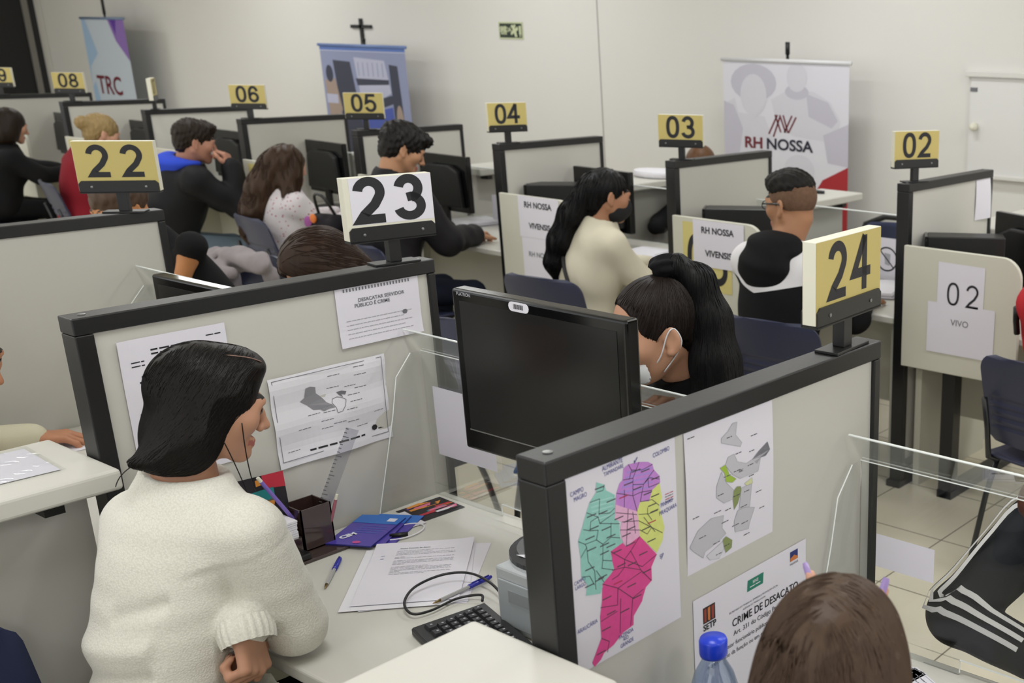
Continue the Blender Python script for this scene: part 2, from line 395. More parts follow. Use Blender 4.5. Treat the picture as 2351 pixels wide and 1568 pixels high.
def ledge(label, x, y0, y1, z, group):
    t = thing('ledge_divider', label, 'divider', (x, (y0 + y1) / 2, 0), 0, group)
    MB().bx(x - 0.145, x + 0.145, y0, y1, z - 0.042, z).build('ledge_top', M_DESK, t, bevel=0.008, seg=3)
    MB().bx(x - 0.02, x + 0.02, y0 + 0.02, y1 - 0.02, 0.0, z - 0.0425).build('divider_board', M_PANEL, t)
    for s in (y0 + 0.1, y1 - 0.12):
        b = MB().bx(x + 0.021, x + 0.09, s, s + 0.035, z - 0.075, z - 0.0425).build('bracket', M_FRAME, t)
        MB().bx(x - 0.09, x - 0.021, s, s + 0.035, z - 0.075, z - 0.0425).build('bracket', M_FRAME, t)
ledge('white ledge on a low grey divider behind the woman in the white sweater', FX['23'] - 0.03, -0.7, FY0 - 0.002, 1.067, 'front row ledges')
ledge('white ledge corner in the bottom foreground, ending at the 24 partition', FX['24'], -0.7, FY0 - 0.002, 1.067, 'front row ledges')
ledge('white ledge on a low grey divider at the far left front, by the 22 partition', FX['22'], -0.7, FY0 - 0.002, 1.067, 'front row ledges')
for n, x in BX.items():
    ledge('white ledge on the attendant side of the %s partition' % n, x, BY1 + 0.004, 5.42, 1.04, 'back row ledges')
# low rounded screens at the customer side of the back row
def low_screen(n, x):
    x0 = x + BT / 2 + 0.001; x1 = x0 + 0.53; z0, z1, r = 0.56, 1.065, 0.085
    pts = [(x0, z0), (x1, z0)] + [(x1 - r + r * math.cos(a), z1 - r + r * math.sin(a)) for a in np.linspace(0, math.pi / 2, 9)] + [(x0, z1)]
    R = Matrix.Rotation(math.pi / 2, 4, 'X')
    o = MB().prism(pts, -4.02, -4.0, 0, R).build('low_screen', M_PANEL2, None, bevel=0.003)
    return tag(o, 'low cream screen with a rounded corner beside the %s partition post' % n, 'screen', 'low rounded screens')
for n, x in BX.items(): low_screen(n, x)
MB_leg = thing('desk_leg_frame', 'black steel leg under the low cream screen with the 02 and VIVO papers', 'leg frame', (-2.24, 4.2, 0))
MB().bx(-2.27, -2.21, 4.03, 4.09, 0, 0.717).build('upright', M_FRAME, MB_leg); MB().bx(-2.275, -2.205, 4.03, 4.6, 0, 0.035).build('foot_bar', M_FRAME, MB_leg)

# ================================================================= acrylic shields
def shield(label, x0, x1, y, z0, z1, lip, group, slot=True, side=True):
    t = thing('acrylic_shield', label, 'shield', ((x0 + x1) / 2, y, z0), 0, group)
    th = 0.004; xm = (x0 + x1) / 2
    f = MB()
    if slot:
        f.bx(x0, x1, y, y + th, z0 + 0.03, z1)
        f.bx(x0, xm - 0.36, y, y + th, z0, z0 + 0.03); f.bx(xm + 0.36, x1, y, y + th, z0, z0 + 0.03)
    else: f.bx(x0, x1, y, y + th, z0, z1)
    f.build('front_sheet', M_GLASS, t)
    ed = MB()
    if lip:
        MB().mesh([(x0, y, z1), (x1, y, z1), (x1, y - lip, z1 + lip * 1.5), (x0, y - lip, z1 + lip * 1.5), (x0, y + th, z1), (x1, y + th, z1), (x1, y + th - lip, z1 + lip * 1.5 + 0.001), (x0, y + th - lip, z1 + lip * 1.5 + 0.001)],
                  [(0, 1, 2, 3), (4, 7, 6, 5)]).build('top_lip', M_GLASS, t)
        ed.tube([(x0, y - lip, z1 + lip * 1.5), (x1, y - lip, z1 + lip * 1.5)], 0.0022, 6)
        ed.tube([(x0, y, z1), (x1, y, z1)], 0.0012, 6)
    else: ed.tube([(x0, y + th / 2, z1), (x1, y + th / 2, z1)], 0.0035, 6)
    if slot: ed.tube([(xm - 0.36, y + th / 2, z0 + 0.005), (xm - 0.36, y + th / 2, z0 + 0.03), (xm + 0.36, y + th / 2, z0 + 0.03), (xm + 0.36, y + th / 2, z0 + 0.005)], 0.0016, 5)
    ed.build('edge_glow', M_GEDGE, t)  # thin pale strips, edge brightness put into their colour
    if side:
        for xs, s in ((x0, 1), (x1, -1)):
            a = MB().mesh([(xs, y, z0), (xs, y, z1), (xs, y - 0.03, z1), (xs, y - 0.09, z1 - 0.10), (xs, y - 0.16, z0)], [(0, 1, 2, 3, 4)])
            w_ = a.build('side_flange', M_GLASS, t)
            MB().tube([(xs + s * 0.0015, y - 0.03, z1), (xs + s * 0.0015, y - 0.075, z1 - 0.05), (xs + s * 0.0015, y - 0.095, z1 - 0.14), (xs + s * 0.0015, y - 0.16, z0)], 0.0013, 5).build('flange_edge', M_GEDGE, w_)
    return t
shield('clear acrylic shield behind the monitor on the white sweater woman desk', FX['23'] + 0.031, FX['24'] - 0.031, 1.665, DZ + 0.001, 1.130, 0.040, 'front acrylic shields')
shield('clear acrylic shield right of the 24 partition, in front of the striped jacket', FX['24'] + 0.031, FX['24'] + 1.2, 1.665, DZ + 0.001, 1.130, 0.040, 'front acrylic shields')
shield('clear acrylic shield behind the 23 partition, rising over the monitor at left', FX['22'] + 0.031, FX['23'] - 0.031, 1.665, DZ + 0.001, 1.130, 0.040, 'front acrylic shields')
for i in range(1, len(bx)):
    shield('clear acrylic shield on the back row desk between the %s and %s partitions' % (bn[i], bn[i - 1]), bx[i] + 0.032, bx[i - 1] - 0.032, 4.62, 0.749, 1.075, 0, 'back acrylic shields', slot=True, side=False)
# ================================================================= wall things
def sheet(mb, O, xd, yd, w, h, bend=None, nx=10, ny=10, m=0):
    """paper with a soft bend; returns f(u,v,lift) -> 3-D point; u right 0..w, v down 0..h"""
    O = np.array(O, float); xd = np.array(xd, float); xd /= np.linalg.norm(xd); yd = np.array(yd, float); yd /= np.linalg.norm(yd); n = np.cross(yd, xd)
    b = bend or (lambda a, c: 0.0)
    def f(u, v, lift=0.0003): return tuple(O + xd * u + yd * v + n * (b(u / w, v / h) + lift))
    V = [f(w * i / nx, h * j / ny, 0) for j in range(ny + 1) for i in range(nx + 1)]
    F = [(j * (nx + 1) + i, (j + 1) * (nx + 1) + i, (j + 1) * (nx + 1) + i + 1, j * (nx + 1) + i + 1) for j in range(ny) for i in range(nx)]
    mb.mesh(V, F, m); f.n = n; f.xd = xd; f.yd = yd
    return f
from mathutils.geometry import tessellate_polygon
def spoly(mb, f, pts, m, lift=0.0005):
    T = tessellate_polygon([[Vector((u, v, 0)) for u, v in pts]])
    mb.mesh([f(u, v, lift) for u, v in pts], [tuple(t) for t in T], m)
def sline(mb, f, pts, wd, m, lift=0.0007, closed=False):
    r = ribbon2d(pts, wd, closed); n = len(r)
    mb.mesh([f(p[0], p[1], lift) for ab in r for p in ab], [(2 * j, 2 * ((j + 1) % n), 2 * ((j + 1) % n) + 1, 2 * j + 1) for j in range(n if closed else n - 1)], m)
def stext(mb, f, t, size, u, v, m, bold=0.0, rot=0.0, align='CENTER', lift=0.0008, sx=1.0):
    vv, ff = text_mesh(t, size, bold, align); c, s = math.cos(rot), math.sin(rot)
    mb.mesh([f(u + (p[0] * sx * c - p[1] * s), v - (p[0] * sx * s + p[1] * c), lift) for p in vv], ff, m)
def rowtext(mb, f, u0, u1, v, h, m, seed=0, fill=0.8):
    """a line of small print, too small to read: word-shaped dashes"""
    r = random.Random(seed); u = u0
    while u < u1 - h:
        L = min(h * r.uniform(1.2, 4.5), u1 - u); spoly(mb, f, [(u, v), (u + L, v), (u + L, v + h * 0.55), (u, v + h * 0.55)], m, 0.0006); u += L + h * 0.6
def printed(name, mb, mats, label, cat, group=None, parent=None):
    o = mb.build(name, mats, parent)
    return tag(o, label, cat, group) if label else o

M_LIL = mat('print_lilac', '#cdcbd3', 0.7); M_LIL2 = mat('print_lilac_dark', '#bcb9c5', 0.7); M_DRED = mat('print_dark_red', '#6b1f2a', 0.6); M_DNAVY = mat('print_navy', '#16182c', 0.6); M_RED = mat('print_red', '#a3242b', 0.6)
M_BFAB = mat('banner_white', '#d6d4dc', 0.6)
def ell(cx, cy, rx, ry, n=20, a0=0, a1=360): return [(cx + rx * math.cos(math.radians(a0 + (a1 - a0) * i / n)), cy + ry * math.sin(math.radians(a0 + (a1 - a0) * i / n))) for i in range(n + (a1 - a0 < 360))]
def banner(label, x0, y0, x1, y1, ztop, mats, draw, rail_m, pole=0.08):
    cx, cy = (x0 + x1) / 2, (y0 + y1) / 2
    t = thing('roll_up_banner', label, 'banner', (cx, cy, 0), 0)
    wv = np.array((x1 - x0, y1 - y0, 0)); W = float(np.linalg.norm(wv)); H = ztop - 0.1
    mb = MB(); f = sheet(mb, (x0, y0, ztop), wv, (0, 0, -1), W, H, None, 4, 8)
    draw(mb, f, W, H); mb.build('printed_fabric', mats, t)
    u = wv / W
    MB().tube([tuple(np.array((x0, y0, ztop + 0.008)) - u * 0.015), tuple(np.array((x1, y1, ztop + 0.008)) + u * 0.015)], 0.014, 10).build('top_rail', rail_m, t, smooth=True)
    n = np.array((-u[1], u[0], 0))
    p = np.array((cx, cy, 0)) + n * 0.04
    MB().tube([tuple(p), (p[0], p[1], ztop + 0.05)], 0.011, 8).tube([(p[0], p[1], ztop + 0.05), (p[0], p[1], ztop + 0.05 + pole)], 0.016, 8).build('support_pole', M_BLK, t, smooth=True)
    MB().mesh([tuple(np.array((cx, cy, z)) + u * a + n * b) for z in (0, 0.09) for a, b in ((-W / 2, -0.08), (W / 2, -0.08), (W / 2, 0.1), (-W / 2, 0.1))], [(0, 3, 2, 1), (4, 5, 6, 7), (0, 1, 5, 4), (1, 2, 6, 5), (2, 3, 7, 6), (3, 0, 4, 7)]).build('base_case', mat('alu', '#9b9b9d', 0.35, metal=0.6), t, bevel=0.01)
    return t
def draw_rh(mb, f0, W, H):
    f = lambda u, v, l=0.0003: f0(u, v * .82, l)
    f.n, f.xd, f.yd = f0.n, f0.xd, f0.yd
    # pale monochrome figures
    spoly(mb, f, ell(.25 * W, .17, .20, .15), 2, .001); spoly(mb, f, ell(.25 * W, .27, .115, .17), 1, .0015); spoly(mb, f, [(0, .36), (.10, .30), (.13, .42), (.36, .44), (.44, .62), (.40, 1.0), (0, 1.0)], 1, .0005)
    spoly(mb, f, [(0, .33), (.09, .36), (.17, .55), (.13, .8), (0, .82)], 2, .0008)
    spoly(mb, f, ell(.60 * W, .115, .085, .115), 1, .0015); spoly(mb, f, ell(.60 * W, .23, .10, .06), 2, .001); spoly(mb, f, [(.42, .30), (.56, .22), (.78, .22), (.92, .30), (1.0, .44), (.98, .62), (.60, .58), (.45, .42)], 1, .0007)
    spoly(mb, f, [(.72, .24), (.90, .30), (.98, .44), (.93, .50), (.74, .42)], 2, .0011)
    spoly(mb, f, ell(.62 * W, .86, .13, .13), 1, .001); spoly(mb, f, [(.86, .56), (W, .46), (W, .8), (.90, .78)], 2, .0008)
    for k, (a, b) in enumerate([((.40, .58), (.475, .42)), ((.44, .60), (.495, .44)), ((.455, .42), (.505, .56)), ((.495, .42), (.545, .56)), ((.525, .42), (.565, .56)), ((.535, .56), (.60, .42)), ((.57, .56), (.635, .43))]):
        sline(mb, f, [a, b], .013, 3, .002)
    stext(mb, f, 'RH', .125, .265, .665, 3, .0045, lift=.002); stext(mb, f, 'NOSSA', .125, .575, .665, 4, .0035, lift=.002)
    spoly(mb, f, [(.86, .92), (W, .80), (W, 1.02), (.80, 1.02)], 5, .0015)
    spoly(mb, f, [(.0, 1.0), (W, 1.0), (W, 1.5), (0, 1.5)], 5, .001)
banner('white roll-up banner reading RH NOSSA with pale faces behind the 03 booth', -5.513, 6.5, -4.447, 6.5, 1.685, [M_BFAB, M_LIL, M_LIL2, M_DRED, M_DNAVY, M_RED], draw_rh, mat('rail_white', '#d8d8da', 0.3))
def draw_blue(mb, f, W, H):
    spoly(mb, f, [(0, 0), (W, 0), (W, .035), (0, .035)], 1, .001)
    spoly(mb, f, [(.0, .04), (W, .04), (W, H), (0, H)], 2, .0006)
    spoly(mb, f, [(.18, .12), (.44, .13), (.50, .48), (.46, .62), (.24, .64)], 3, .001)
    spoly(mb, f, [(.50, .09), (.94, .11), (1.0, .38), (.90, .42), (.56, .50)], 4, .001); spoly(mb, f, [(.50, .27), (.98, .27), (.98, .31), (.52, .33)], 3, .0014)
    for u in np.linspace(.55, .9, 6): spoly(mb, f, [(u, .13), (u + .012, .13), (u + .012, .25), (u, .25)], 2, .0014)
    spoly(mb, f, [(.44, .52), (1.0, .40), (1.06, .46), (.5, .60)], 3, .0014)
    spoly(mb, f, [(1.0, .14), (1.12, .15), (1.16, .9), (1.02, .9)], 3, .001)
    spoly(mb, f, [(.45, .60), (1.0, .50), (1.02, 1.0), (.4, 1.0)], 5, .001); spoly(mb, f, [(.26, .62), (.52, .60), (.6, 1.0), (.3, 1.0)], 3, .0012)
    spoly(mb, f, ell(.11, .24, .055, .075), 3, .0016); spoly(mb, f, [(.03, .30), (.19, .28), (.25, .55), (.2, .62), (.05, .62)], 6, .0013); spoly(mb, f, [(.05, .62), (.2, .62), (.23, .9), (.06, .92)], 7, .0013)
    spoly(mb, f, [(.03, .42), (.2, .42), (.2, .5), (.03, .5)], 4, .0017); spoly(mb, f, ell(1.09, .62, .05, .14), 6, .0015)
banner('blue roll-up banner with a workplace photo print below the black cross', -10.31, 6.5, -9.064, 6.5, 1.69, [M_BFAB, mat('print_blue', '#5d78b8', 0.6), mat('print_greyblue', '#8f95b4', 0.6), mat('print_slate', '#3a3d4e', 0.6), mat('print_pale', '#b9bad0', 0.6), mat('print_royal', '#4a5aa8', 0.6), mat('print_tan', '#a39084', 0.6), mat('print_skin', '#c2a596', 0.6)], draw_blue, mat('rail_blue', '#6f85b8', 0.4), pole=0.02)
def draw_trc(mb, f, W, H):
    spoly(mb, f, [(0, 0), (.10, 0), (.30, .36), (.04, .5), (0, .7)], 1, .001)
    spoly(mb, f, [(.70, 0), (W, 0), (W, .42), (.84, .22)], 2, .001); spoly(mb, f, [(.76, 0), (.92, 0), (.86, .16)], 3, .0014)
    spoly(mb, f, [(0, .72), (.10, .66), (.16, .9), (0, 1.0)], 1, .001)
    stext(mb, f, 'TRC', .27, .47, .70, 4, .005, lift=.002, sx=1.25); stext(mb, f, 'empresa', .05, .68, .86, 4, .001, lift=.002)
banner('pale roll-up banner with a purple corner reading TRC at the far left', -14.77, 6.5, -13.66, 6.42, 1.885, [mat('banner_iceblue', '#c2cbd6', 0.5), mat('print_sky', '#9db8d4', 0.6), mat('print_violet', '#8a6bb0', 0.6), mat('print_purple', '#5b3796', 0.6), M_DRED], draw_trc, mat('rail_grey', '#6d7f9a', 0.4), pole=0.2)
# wall cross
t = tag(MB().bx(-10.09, -10.055, YW - 0.02, YW - 0.001, 1.60, 1.93).bx(-10.225, -9.92, YW - 0.02, YW - 0.001, 1.845, 1.875).build('wall_cross', M_FRAME, None), 'plain black cross on the wall above the blue banner', 'cross')
# exit sign
mb = MB(); f = sheet(mb, (-8.188, YW - 0.006, 1.919), (1, 0, 0), (0, 0, -1), .294, .135, None, 1, 1)
spoly(mb, f, [(.012, .012), (.283, .012), (.283, .124), (.012, .124)], 1, .0006)
for u in (.03, .055, .08): spoly(mb, f, [(u, .035), (u + .014, .033), (u + .016, .10), (u, .10)], 0, .0012)
stext(mb, f, 'SAÍDA', .052, .085, .062, 0, .0012, lift=.0016)
spoly(mb, f, [(.15, .03), (.175, .02), (.205, .05), (.235, .035), (.24, .06), (.215, .075), (.225, .115), (.20, .118), (.185, .085), (.155, .105), (.145, .09), (.175, .06)], 0, .0012); spoly(mb, f, ell(.20, .03, .012, .012, 10), 0, .0014); spoly(mb, f, [(.25, .03), (.275, .03), (.275, .10), (.25, .10)], 0, .0012)
spoly(mb, f, ell(.262, .11, .008, .008, 8), 0, .0015)
mb.bx(-8.188, -7.894, YW - 0.0055, YW - 0.0005, 1.785, 1.918, 0)
printed('exit_sign', mb, [mat('sign_glow_green', '#c3c9a4', 0.6), mat('sign_dark_green', '#1f2e23', 0.6)], 'small dark green emergency exit sign on the wall', 'sign')
# whiteboard at the right
t = thing('whiteboard', 'large white board on the wall at the upper right', 'whiteboard', (-2.0, YW, 1.0))
MB().bx(-3.70, -0.4, YW - 0.02, YW - 0.001, 1.03, 1.63).build('board', mat('board_white', '#dcdbd8', 0.3), t)
MB().bx(-3.73, -0.37, YW - 0.045, YW - 0.001, 1.63, 1.665).bx(-3.73, -0.37, YW - 0.05, YW - 0.001, 1.005, 1.03).build('frame', mat('board_frame', '#d5d3ce', 0.35), t, bevel=0.004)
t = thing('switch_knob', 'small white round knob on the wall beside the whiteboard', 'knob', (-3.68, YW - 0.02, 1.32))
MB().lathe([(0, 0), (.024, 0), (.026, .02), (.02, .05), (0, .055)], Matrix.Translation((-3.655, YW - 0.0205, 1.325)) @ Matrix.Rotation(math.pi / 2, 4, 'X'), 16).build('knob', M_CREAM, t, smooth=True)
tag(MB().bx(-3.70, -3.65, YW - 0.024, YW - 0.0205, 1.54, 1.565).build('wall_tag', M_INKG, None), 'tiny grey number tag at the whiteboard corner', 'tag')

# ================================================================= chairs
def make_chair():
    t = thing('plastic_chair', '', 'chair', world=False)
    def back():
        G = []
        nz, nx = 30, 22; z0, z1, hw, r = 0.50, 0.845, 0.225, 0.07
        for i in range(nz):
            z = z0 + (z1 - z0) * i / (nz - 1); row = []
            e = max(0.0, z - (z1 - r)); e2 = max(0.0, (z0 + 0.05) - z)
            W = hw - (r - math.sqrt(max(r * r - e * e, 0))) - 0.03 * (e2 / 0.05) ** 2
            g = 0.0
            for gz in (0.57, 0.605, 0.64, 0.675):
                if abs(z - gz) < 0.009: g = 0.006
            for j in range(nx):
                s = 2 * j / (nx - 1) - 1; x = W * s
                y = -0.205 - 0.10 * (z - z0) / (z1 - z0) + 0.035 * s * s + (g if abs(s) < 0.86 else 0)
                row.append((x, y, z))
            G.append(row)
        return MB().shell(G, 0.010)
    back().build('backrest', M_NAVY, t, smooth=False)
    G = []
    for i in range(14):
        v = i / 13; row = []
        for j in range(14):
            s = 2 * j / 13 - 1; hw = 0.215 - 0.03 * max(0, v - 0.8) * 5 * 0.5
            row.append((hw * s, -0.20 + 0.42 * v, 0.445 - 0.018 * (1 - s * s) + 0.02 * (1 - v) ** 3 - 0.03 * max(0, v - 0.8) * 2))
        G.append(row)
    MB().shell(G, 0.010).build('seat', M_NAVY, t, smooth=True)
    for sx in (-1, 1):
        MB().tube([(sx * 0.19, 0.17, 0.43), (sx * 0.205, 0.20, 0.30), (sx * 0.225, 0.225, 0.0)], 0.011, 10).build('leg', M_STEEL, t, smooth=True)
        MB().tube([(sx * 0.19, -0.16, 0.43), (sx * 0.205, -0.20, 0.30), (sx * 0.225, -0.27, 0.0)], 0.011, 10).build('leg', M_STEEL, t, smooth=True)
        MB().tube([(sx * 0.19, 0.16, 0.428), (sx * 0.19, -0.17, 0.428), (sx * 0.195, -0.215, 0.45), (sx * 0.195, -0.232, 0.56), (sx * 0.195, -0.262, 0.68)], 0.0105, 10).build('back_support', M_STEEL, t, smooth=True)
    return t
chair0 = make_chair(); used = []
def chair(x, y, deg, label):
    if not used: chair0.location = (x, y, 0); chair0.rotation_euler = (0, 0, rz(deg)); chair0['label'] = label; chair0['group'] = 'navy plastic visitor chairs'; used.append(1); return chair0
    return dup(chair0, (x, y, 0), rz(deg), label, 'navy plastic visitor chairs')
chair(-3.98, 3.66, 6, 'navy plastic chair under the woman in the cream sweater')
chair(-2.70, 3.64, 6, 'navy plastic chair under the man in the black hoodie')
chair(-1.56, 3.70, -4, 'navy plastic chair under the person in red at the right edge')
chair(-6.47, 3.80, -8, 'navy plastic chair under the girl with long brown hair')
chair(-5.30, 3.66, 0, 'navy plastic chair under the young man behind the 23 sign')
chair(-8.86, 3.78, -12, 'navy plastic chair left of the person in red behind the 22 sign')
chair(-7.66, 3.70, -4, 'navy plastic chair under the man with the blue hood')
chair(-2.95, 2.72, 205, 'empty navy plastic chair seen through the acrylic behind the monitor')
chair(-1.90, 2.22, 172, 'navy plastic chair under the masked woman with the ponytail')
chair(-0.72, 2.20, 180, 'navy plastic chair under the person in the striped track jacket')
chair(-4.30, 2.36, 186, 'navy plastic chair hidden behind the 22 partition')
chair(-3.55, 2.36, 178, 'navy plastic chair under the bowed customer behind the 23 partition')

def office_chair(x, y, deg, label, bm):
    t = thing('office_chair', label, 'office chair', (x, y, 0), rz(deg), world=False)
    G = []
    for i in range(14):
        v = i / 13; z = 0.50 + 0.36 * v; e = max(0, v - 0.75) / 0.25; W = 0.215 * math.sqrt(max(0.05, 1 - 0.55 * e * e))
        G.append([(W * s, -0.23 - 0.05 * v + 0.05 * s * s, z) for s in np.linspace(-1, 1, 14)])
    b = MB().shell(G, 0.035); b.build('backrest', bm, t, smooth=True)
    MB().tube([(-0.20, -0.215, 0.52), (-0.222, -0.235, 0.70), (-0.19, -0.262, 0.84), (-0.08, -0.29, 0.885), (0.08, -0.29, 0.885), (0.19, -0.262, 0.84), (0.222, -0.235, 0.70), (0.20, -0.215, 0.52)], 0.018, 10).build('back_rim', M_BLK, t, smooth=True)
    G = [[(0.225 * s * (1 - 0.12 * max(0, v - .7)), -0.21 + 0.44 * v, 0.47 - 0.02 * (1 - s * s) - 0.03 * max(0, v - .7)) for s in np.linspace(-1, 1, 12)] for v in np.linspace(0, 1, 12)]
    MB().shell(G, -0.05).build('seat', bm, t, smooth=True)
    MB().lathe([(0, .06), (.03, .06), (.03, .25), (.022, .25), (.022, .42), (0, .42)], None, 16).build('gas_column', M_BLK, t)
    for k in range(5):
        a = 2 * math.pi * k / 5 + .3; c, s = math.cos(a), math.sin(a)
        l = MB().tube([(0.02 * c, 0.02 * s, 0.10), (0.30 * c, 0.30 * s, 0.065)], [0.022, 0.014], 8).build('base_leg', M_BLK, t, smooth=True)
        MB().lathe([(0, -.012), (.025, -.012), (.025, .012), (0, .012)], Matrix.Translation((0.30 * c, 0.30 * s, 0.025)) @ Matrix.Rotation(a, 4, 'Z') @ Matrix.Rotation(math.pi / 2, 4, 'X'), 12).build('caster', M_BLK, l)
    return t
M_NAVYF = mat('navy_fabric', '#2a3152', 0.9, bump=0.2, bscale=400)
office_chair(-2.065, 0.745, -40, 'black rimmed navy office chair at the bottom left corner behind the white sweater', M_NAVYF)
office_chair(-0.62, 0.62, -8, 'dark office chair under the brown haired woman at bottom right', M_NAVYF)
office_chair(-3.30, 0.62, 0, 'dark office chair under the attendant at the left edge', M_NAVYF)
office_chair(-3.46, 5.36, 190, 'navy office chair on the attendant side behind the 24 sign', M_NAVYF)

# ================================================================= monitors, computers
def make_monitor(z0=0.178):
    t = thing('monitor', '', 'monitor', world=False)
    w, h = 0.455, 0.325
    hs = MB().bx(-w / 2, w / 2, -0.012, 0.022, z0, z0 + h)
    hs.build('housing', M_BLKG, t, bevel=0.006, seg=3)
    MB().prism([(-.19, .03 + z0), (.19, .03 + z0), (.17, .24 + z0), (.10, .27 + z0), (-.10, .27 + z0), (-.17, .24 + z0)], -0.055, -0.021, 0, Matrix.Rotation(math.pi / 2, 4, 'X')).build('rear_bulge', M_BLK, t, bevel=0.01)
    MB().bx(-w / 2 + .022, w / 2 - .022, -0.0128, -0.0119, z0 + .045, z0 + h - .022).build('screen', M_SCREEN, t)
    MB().bx(-w / 2 + .02, w / 2 - .02, -0.0135, -0.0118, z0 + .042, z0 + .0445).build('trim_line', mat('trim_silver', '#8f8f8f', 0.25, metal=0.7), t)
    MB().bx(-.03, .03, 0.012, 0.035, 0.005, z0 + .12).build('stand_neck', M_BLK, t, bevel=0.006)
    MB().lathe([(0, 0), (.105, 0), (.105, .008), (.09, .014), (.03, .018), (0, .018)], Matrix.Translation((0, 0.02, 0)), 32).build('stand_base', mat('base_grey', '#2b2b2d', 0.35), t, smooth=False)
    return t
mon0 = make_monitor(); mon1 = make_monitor(0.09); mu = []; mu1 = []
def monitor(x, y, z, deg, label, group=None):
    if not mu: mu.append(1); mon0.location = (x, y, z); mon0.rotation_euler = (0, 0, rz(deg)); mon0['label'] = label; o = mon0
    elif y > 3 and not mu1: mu1.append(1); mon1.location = (x, y, z); mon1.rotation_euler = (0, 0, rz(deg)); mon1['label'] = label; o = mon1
    else: o = dup(mon1 if y > 3 else mon0, (x, y, z), rz(deg), label)
    o['group'] = 'black computer monitors'
    return o
mq = monitor(-1.64, 1.402, 0.8935, 1.0, 'large black monitor facing the white sweater woman desk')
def world_mb(o): return Matrix.Translation(o.location) @ Matrix.Rotation(o.rotation_euler[2], 4, 'Z')
# barcode sticker and maker lettering on the near monitor only
Mm = world_mb(mq)
st = MB(); st.prism([(a * .023 + .016 * (1 if a > 0 else -1) * 0 + b[0], b[1]) for a, b in [(1, (-.03, .387))]] or [], 0, 0) if False else None
st = MB(); z00 = .49; pts = [(x + (.012 if s > 0 else -.012) + .009 * math.cos(a), z00 + .009 * math.sin(a)) for s, x, A in ((1, -.04 + .006, np.linspace(-1.57, 1.57, 7)), (-1, -.04 - .006, np.linspace(1.57, 4.71, 7))) for a in A]
st.prism(pts, .0122, .0127, 0, Mm @ Matrix.Rotation(math.pi / 2, 4, 'X'))
for k in range(11): st.bx(-.053 + k * .0024, -.053 + k * .0024 + (.0013 if k % 3 else .0008), -.0132, -.0128, z00 - .004, z00 + .005, 1, Mm)
st.build('barcode_sticker', [M_WHITE, M_INK], None); stk = bpy.data.objects['barcode_sticker']
ROOTM[mq.name] = Mm.inverted(); set_parent(stk, mq)
lt = MB(); X1 = Mm @ Vector((-.212, -.0124, z00 + .004)); xd = (Mm.to_3x3() @ Vector((1, 0, 0)))
lt.text('FLATRON', .009, X1, xd, (0, 0, 1), 0, 0.0002, align='LEFT'); lt.build('maker_lettering', M_INKL, None); set_parent(bpy.data.objects['maker_lettering'], mq)
monitor(-2.74, 1.375, 0.7875, 2, 'black monitor behind the 23 partition, only its top edge showing')
monitor(-6.02+.13, 4.42, 0.749, 178, 'black monitor seen from behind beside the 04 booth post at center')
monitor(-4.67, 4.50, 0.749, 176, 'black monitor seen from behind past the head of the woman in the cream sweater')
monitor(-7.07, 4.42, 0.749, 176, 'black monitor in front of the girl with long brown hair')
monitor(-8.24, 4.45, 0.749, 178, 'black monitor seen past the face of the man with the blue hood')
monitor(-2.08, 4.43, 0.749, 160, 'dark monitor seen from behind at the right edge beside the 02 booth')
monitor(-10.58, 4.42, 0.749, 175, 'black monitor under the 08 sign beside the far left worker')
monitor(-9.42, 4.46, 0.749, 178, 'dark monitor behind the blonde hair above the 22 sign')
def box_pc(x, y, z, w, d, h, deg, label, sticker=True):
    t = thing('desktop_computer', label, 'computer', (x, y, z), rz(deg), 'black desktop computers', world=False)
    MB().bx(-w / 2, w / 2, -d / 2 + .014, d / 2, 0, h).build('case', M_BLK, t, bevel=0.004)
    MB().bx(-w / 2, w / 2, -d / 2, -d / 2 + .0135, 0, h).build('front_bezel', M_BLKG, t, bevel=0.003)
    MB().bx(-w / 2 + .012, w / 2 - .05, -d / 2 - .004, -d / 2 - .0005, h * .25, h * .95).build('grille', mat('grille_grey', '#7f8084', 0.4), t)
    if sticker: MB().bx(-w / 2 + .03, -w / 2 + .07, -d / 2 - .0052, -d / 2 - .0042, h * .70, h * .84).build('badge', mat('badge_blue', '#34319a', 0.3), t)
    return t
box_pc(-2.30, 4.22, 0.749, 0.12, 0.33, 0.345, 62 - 90 - 30, 'black desktop computer with a blue badge behind the 02 papers')
box_pc(-3.50, 4.24, 0.749, 0.13, 0.36, 0.345, -55, 'black desktop computer behind the RH NOSSA paper beside the man in the hoodie')
box_pc(-4.78, 4.32, 0.749, 0.16, 0.40, 0.345, -50, 'black desktop computer behind the RH NOSSA paper beside the cream sweater', sticker=False)
# grey computer box carrying the near monitor
t = thing('computer_box', 'light grey computer box under the near monitor by the keyboard', 'computer', (-1.52, 1.38, DZ))
MB().bx(-1.70, -1.34, 1.30, 1.645, DZ, DZ + 0.135).build('case', mat('case_grey', '#a9adb0', 0.4, var=0.05), t, bevel=0.005)
MB().bx(-1.69, -1.35, 1.2955, 1.2995, DZ + .015, DZ + .112).build('front_panel', mat('case_grey2', '#9aa0a4', 0.4), t, bevel=0.002)
MB().bx(-1.66, -1.44, 1.294, 1.2953, DZ + .07, DZ + .095).build('drive_slot', mat('case_grey3', '#85898c', 0.4), t)
tag(MB().mesh([(-1.672, 1.33, DZ + .1525), (-1.56, 1.335, DZ + .1525), (-1.56, 1.42, DZ + .1525)], [(0, 1, 2)]).build('paper_slip', M_PAPER, None), 'white paper slip under the near monitor base', 'paper')
tag(MB().bx(-2.86, -2.62, 1.27, 1.50, DZ + .0003, DZ + 0.030).build('monitor_riser', M_BLK, bevel=0.003), 'flat black riser under the monitor behind the 23 partition', 'riser')
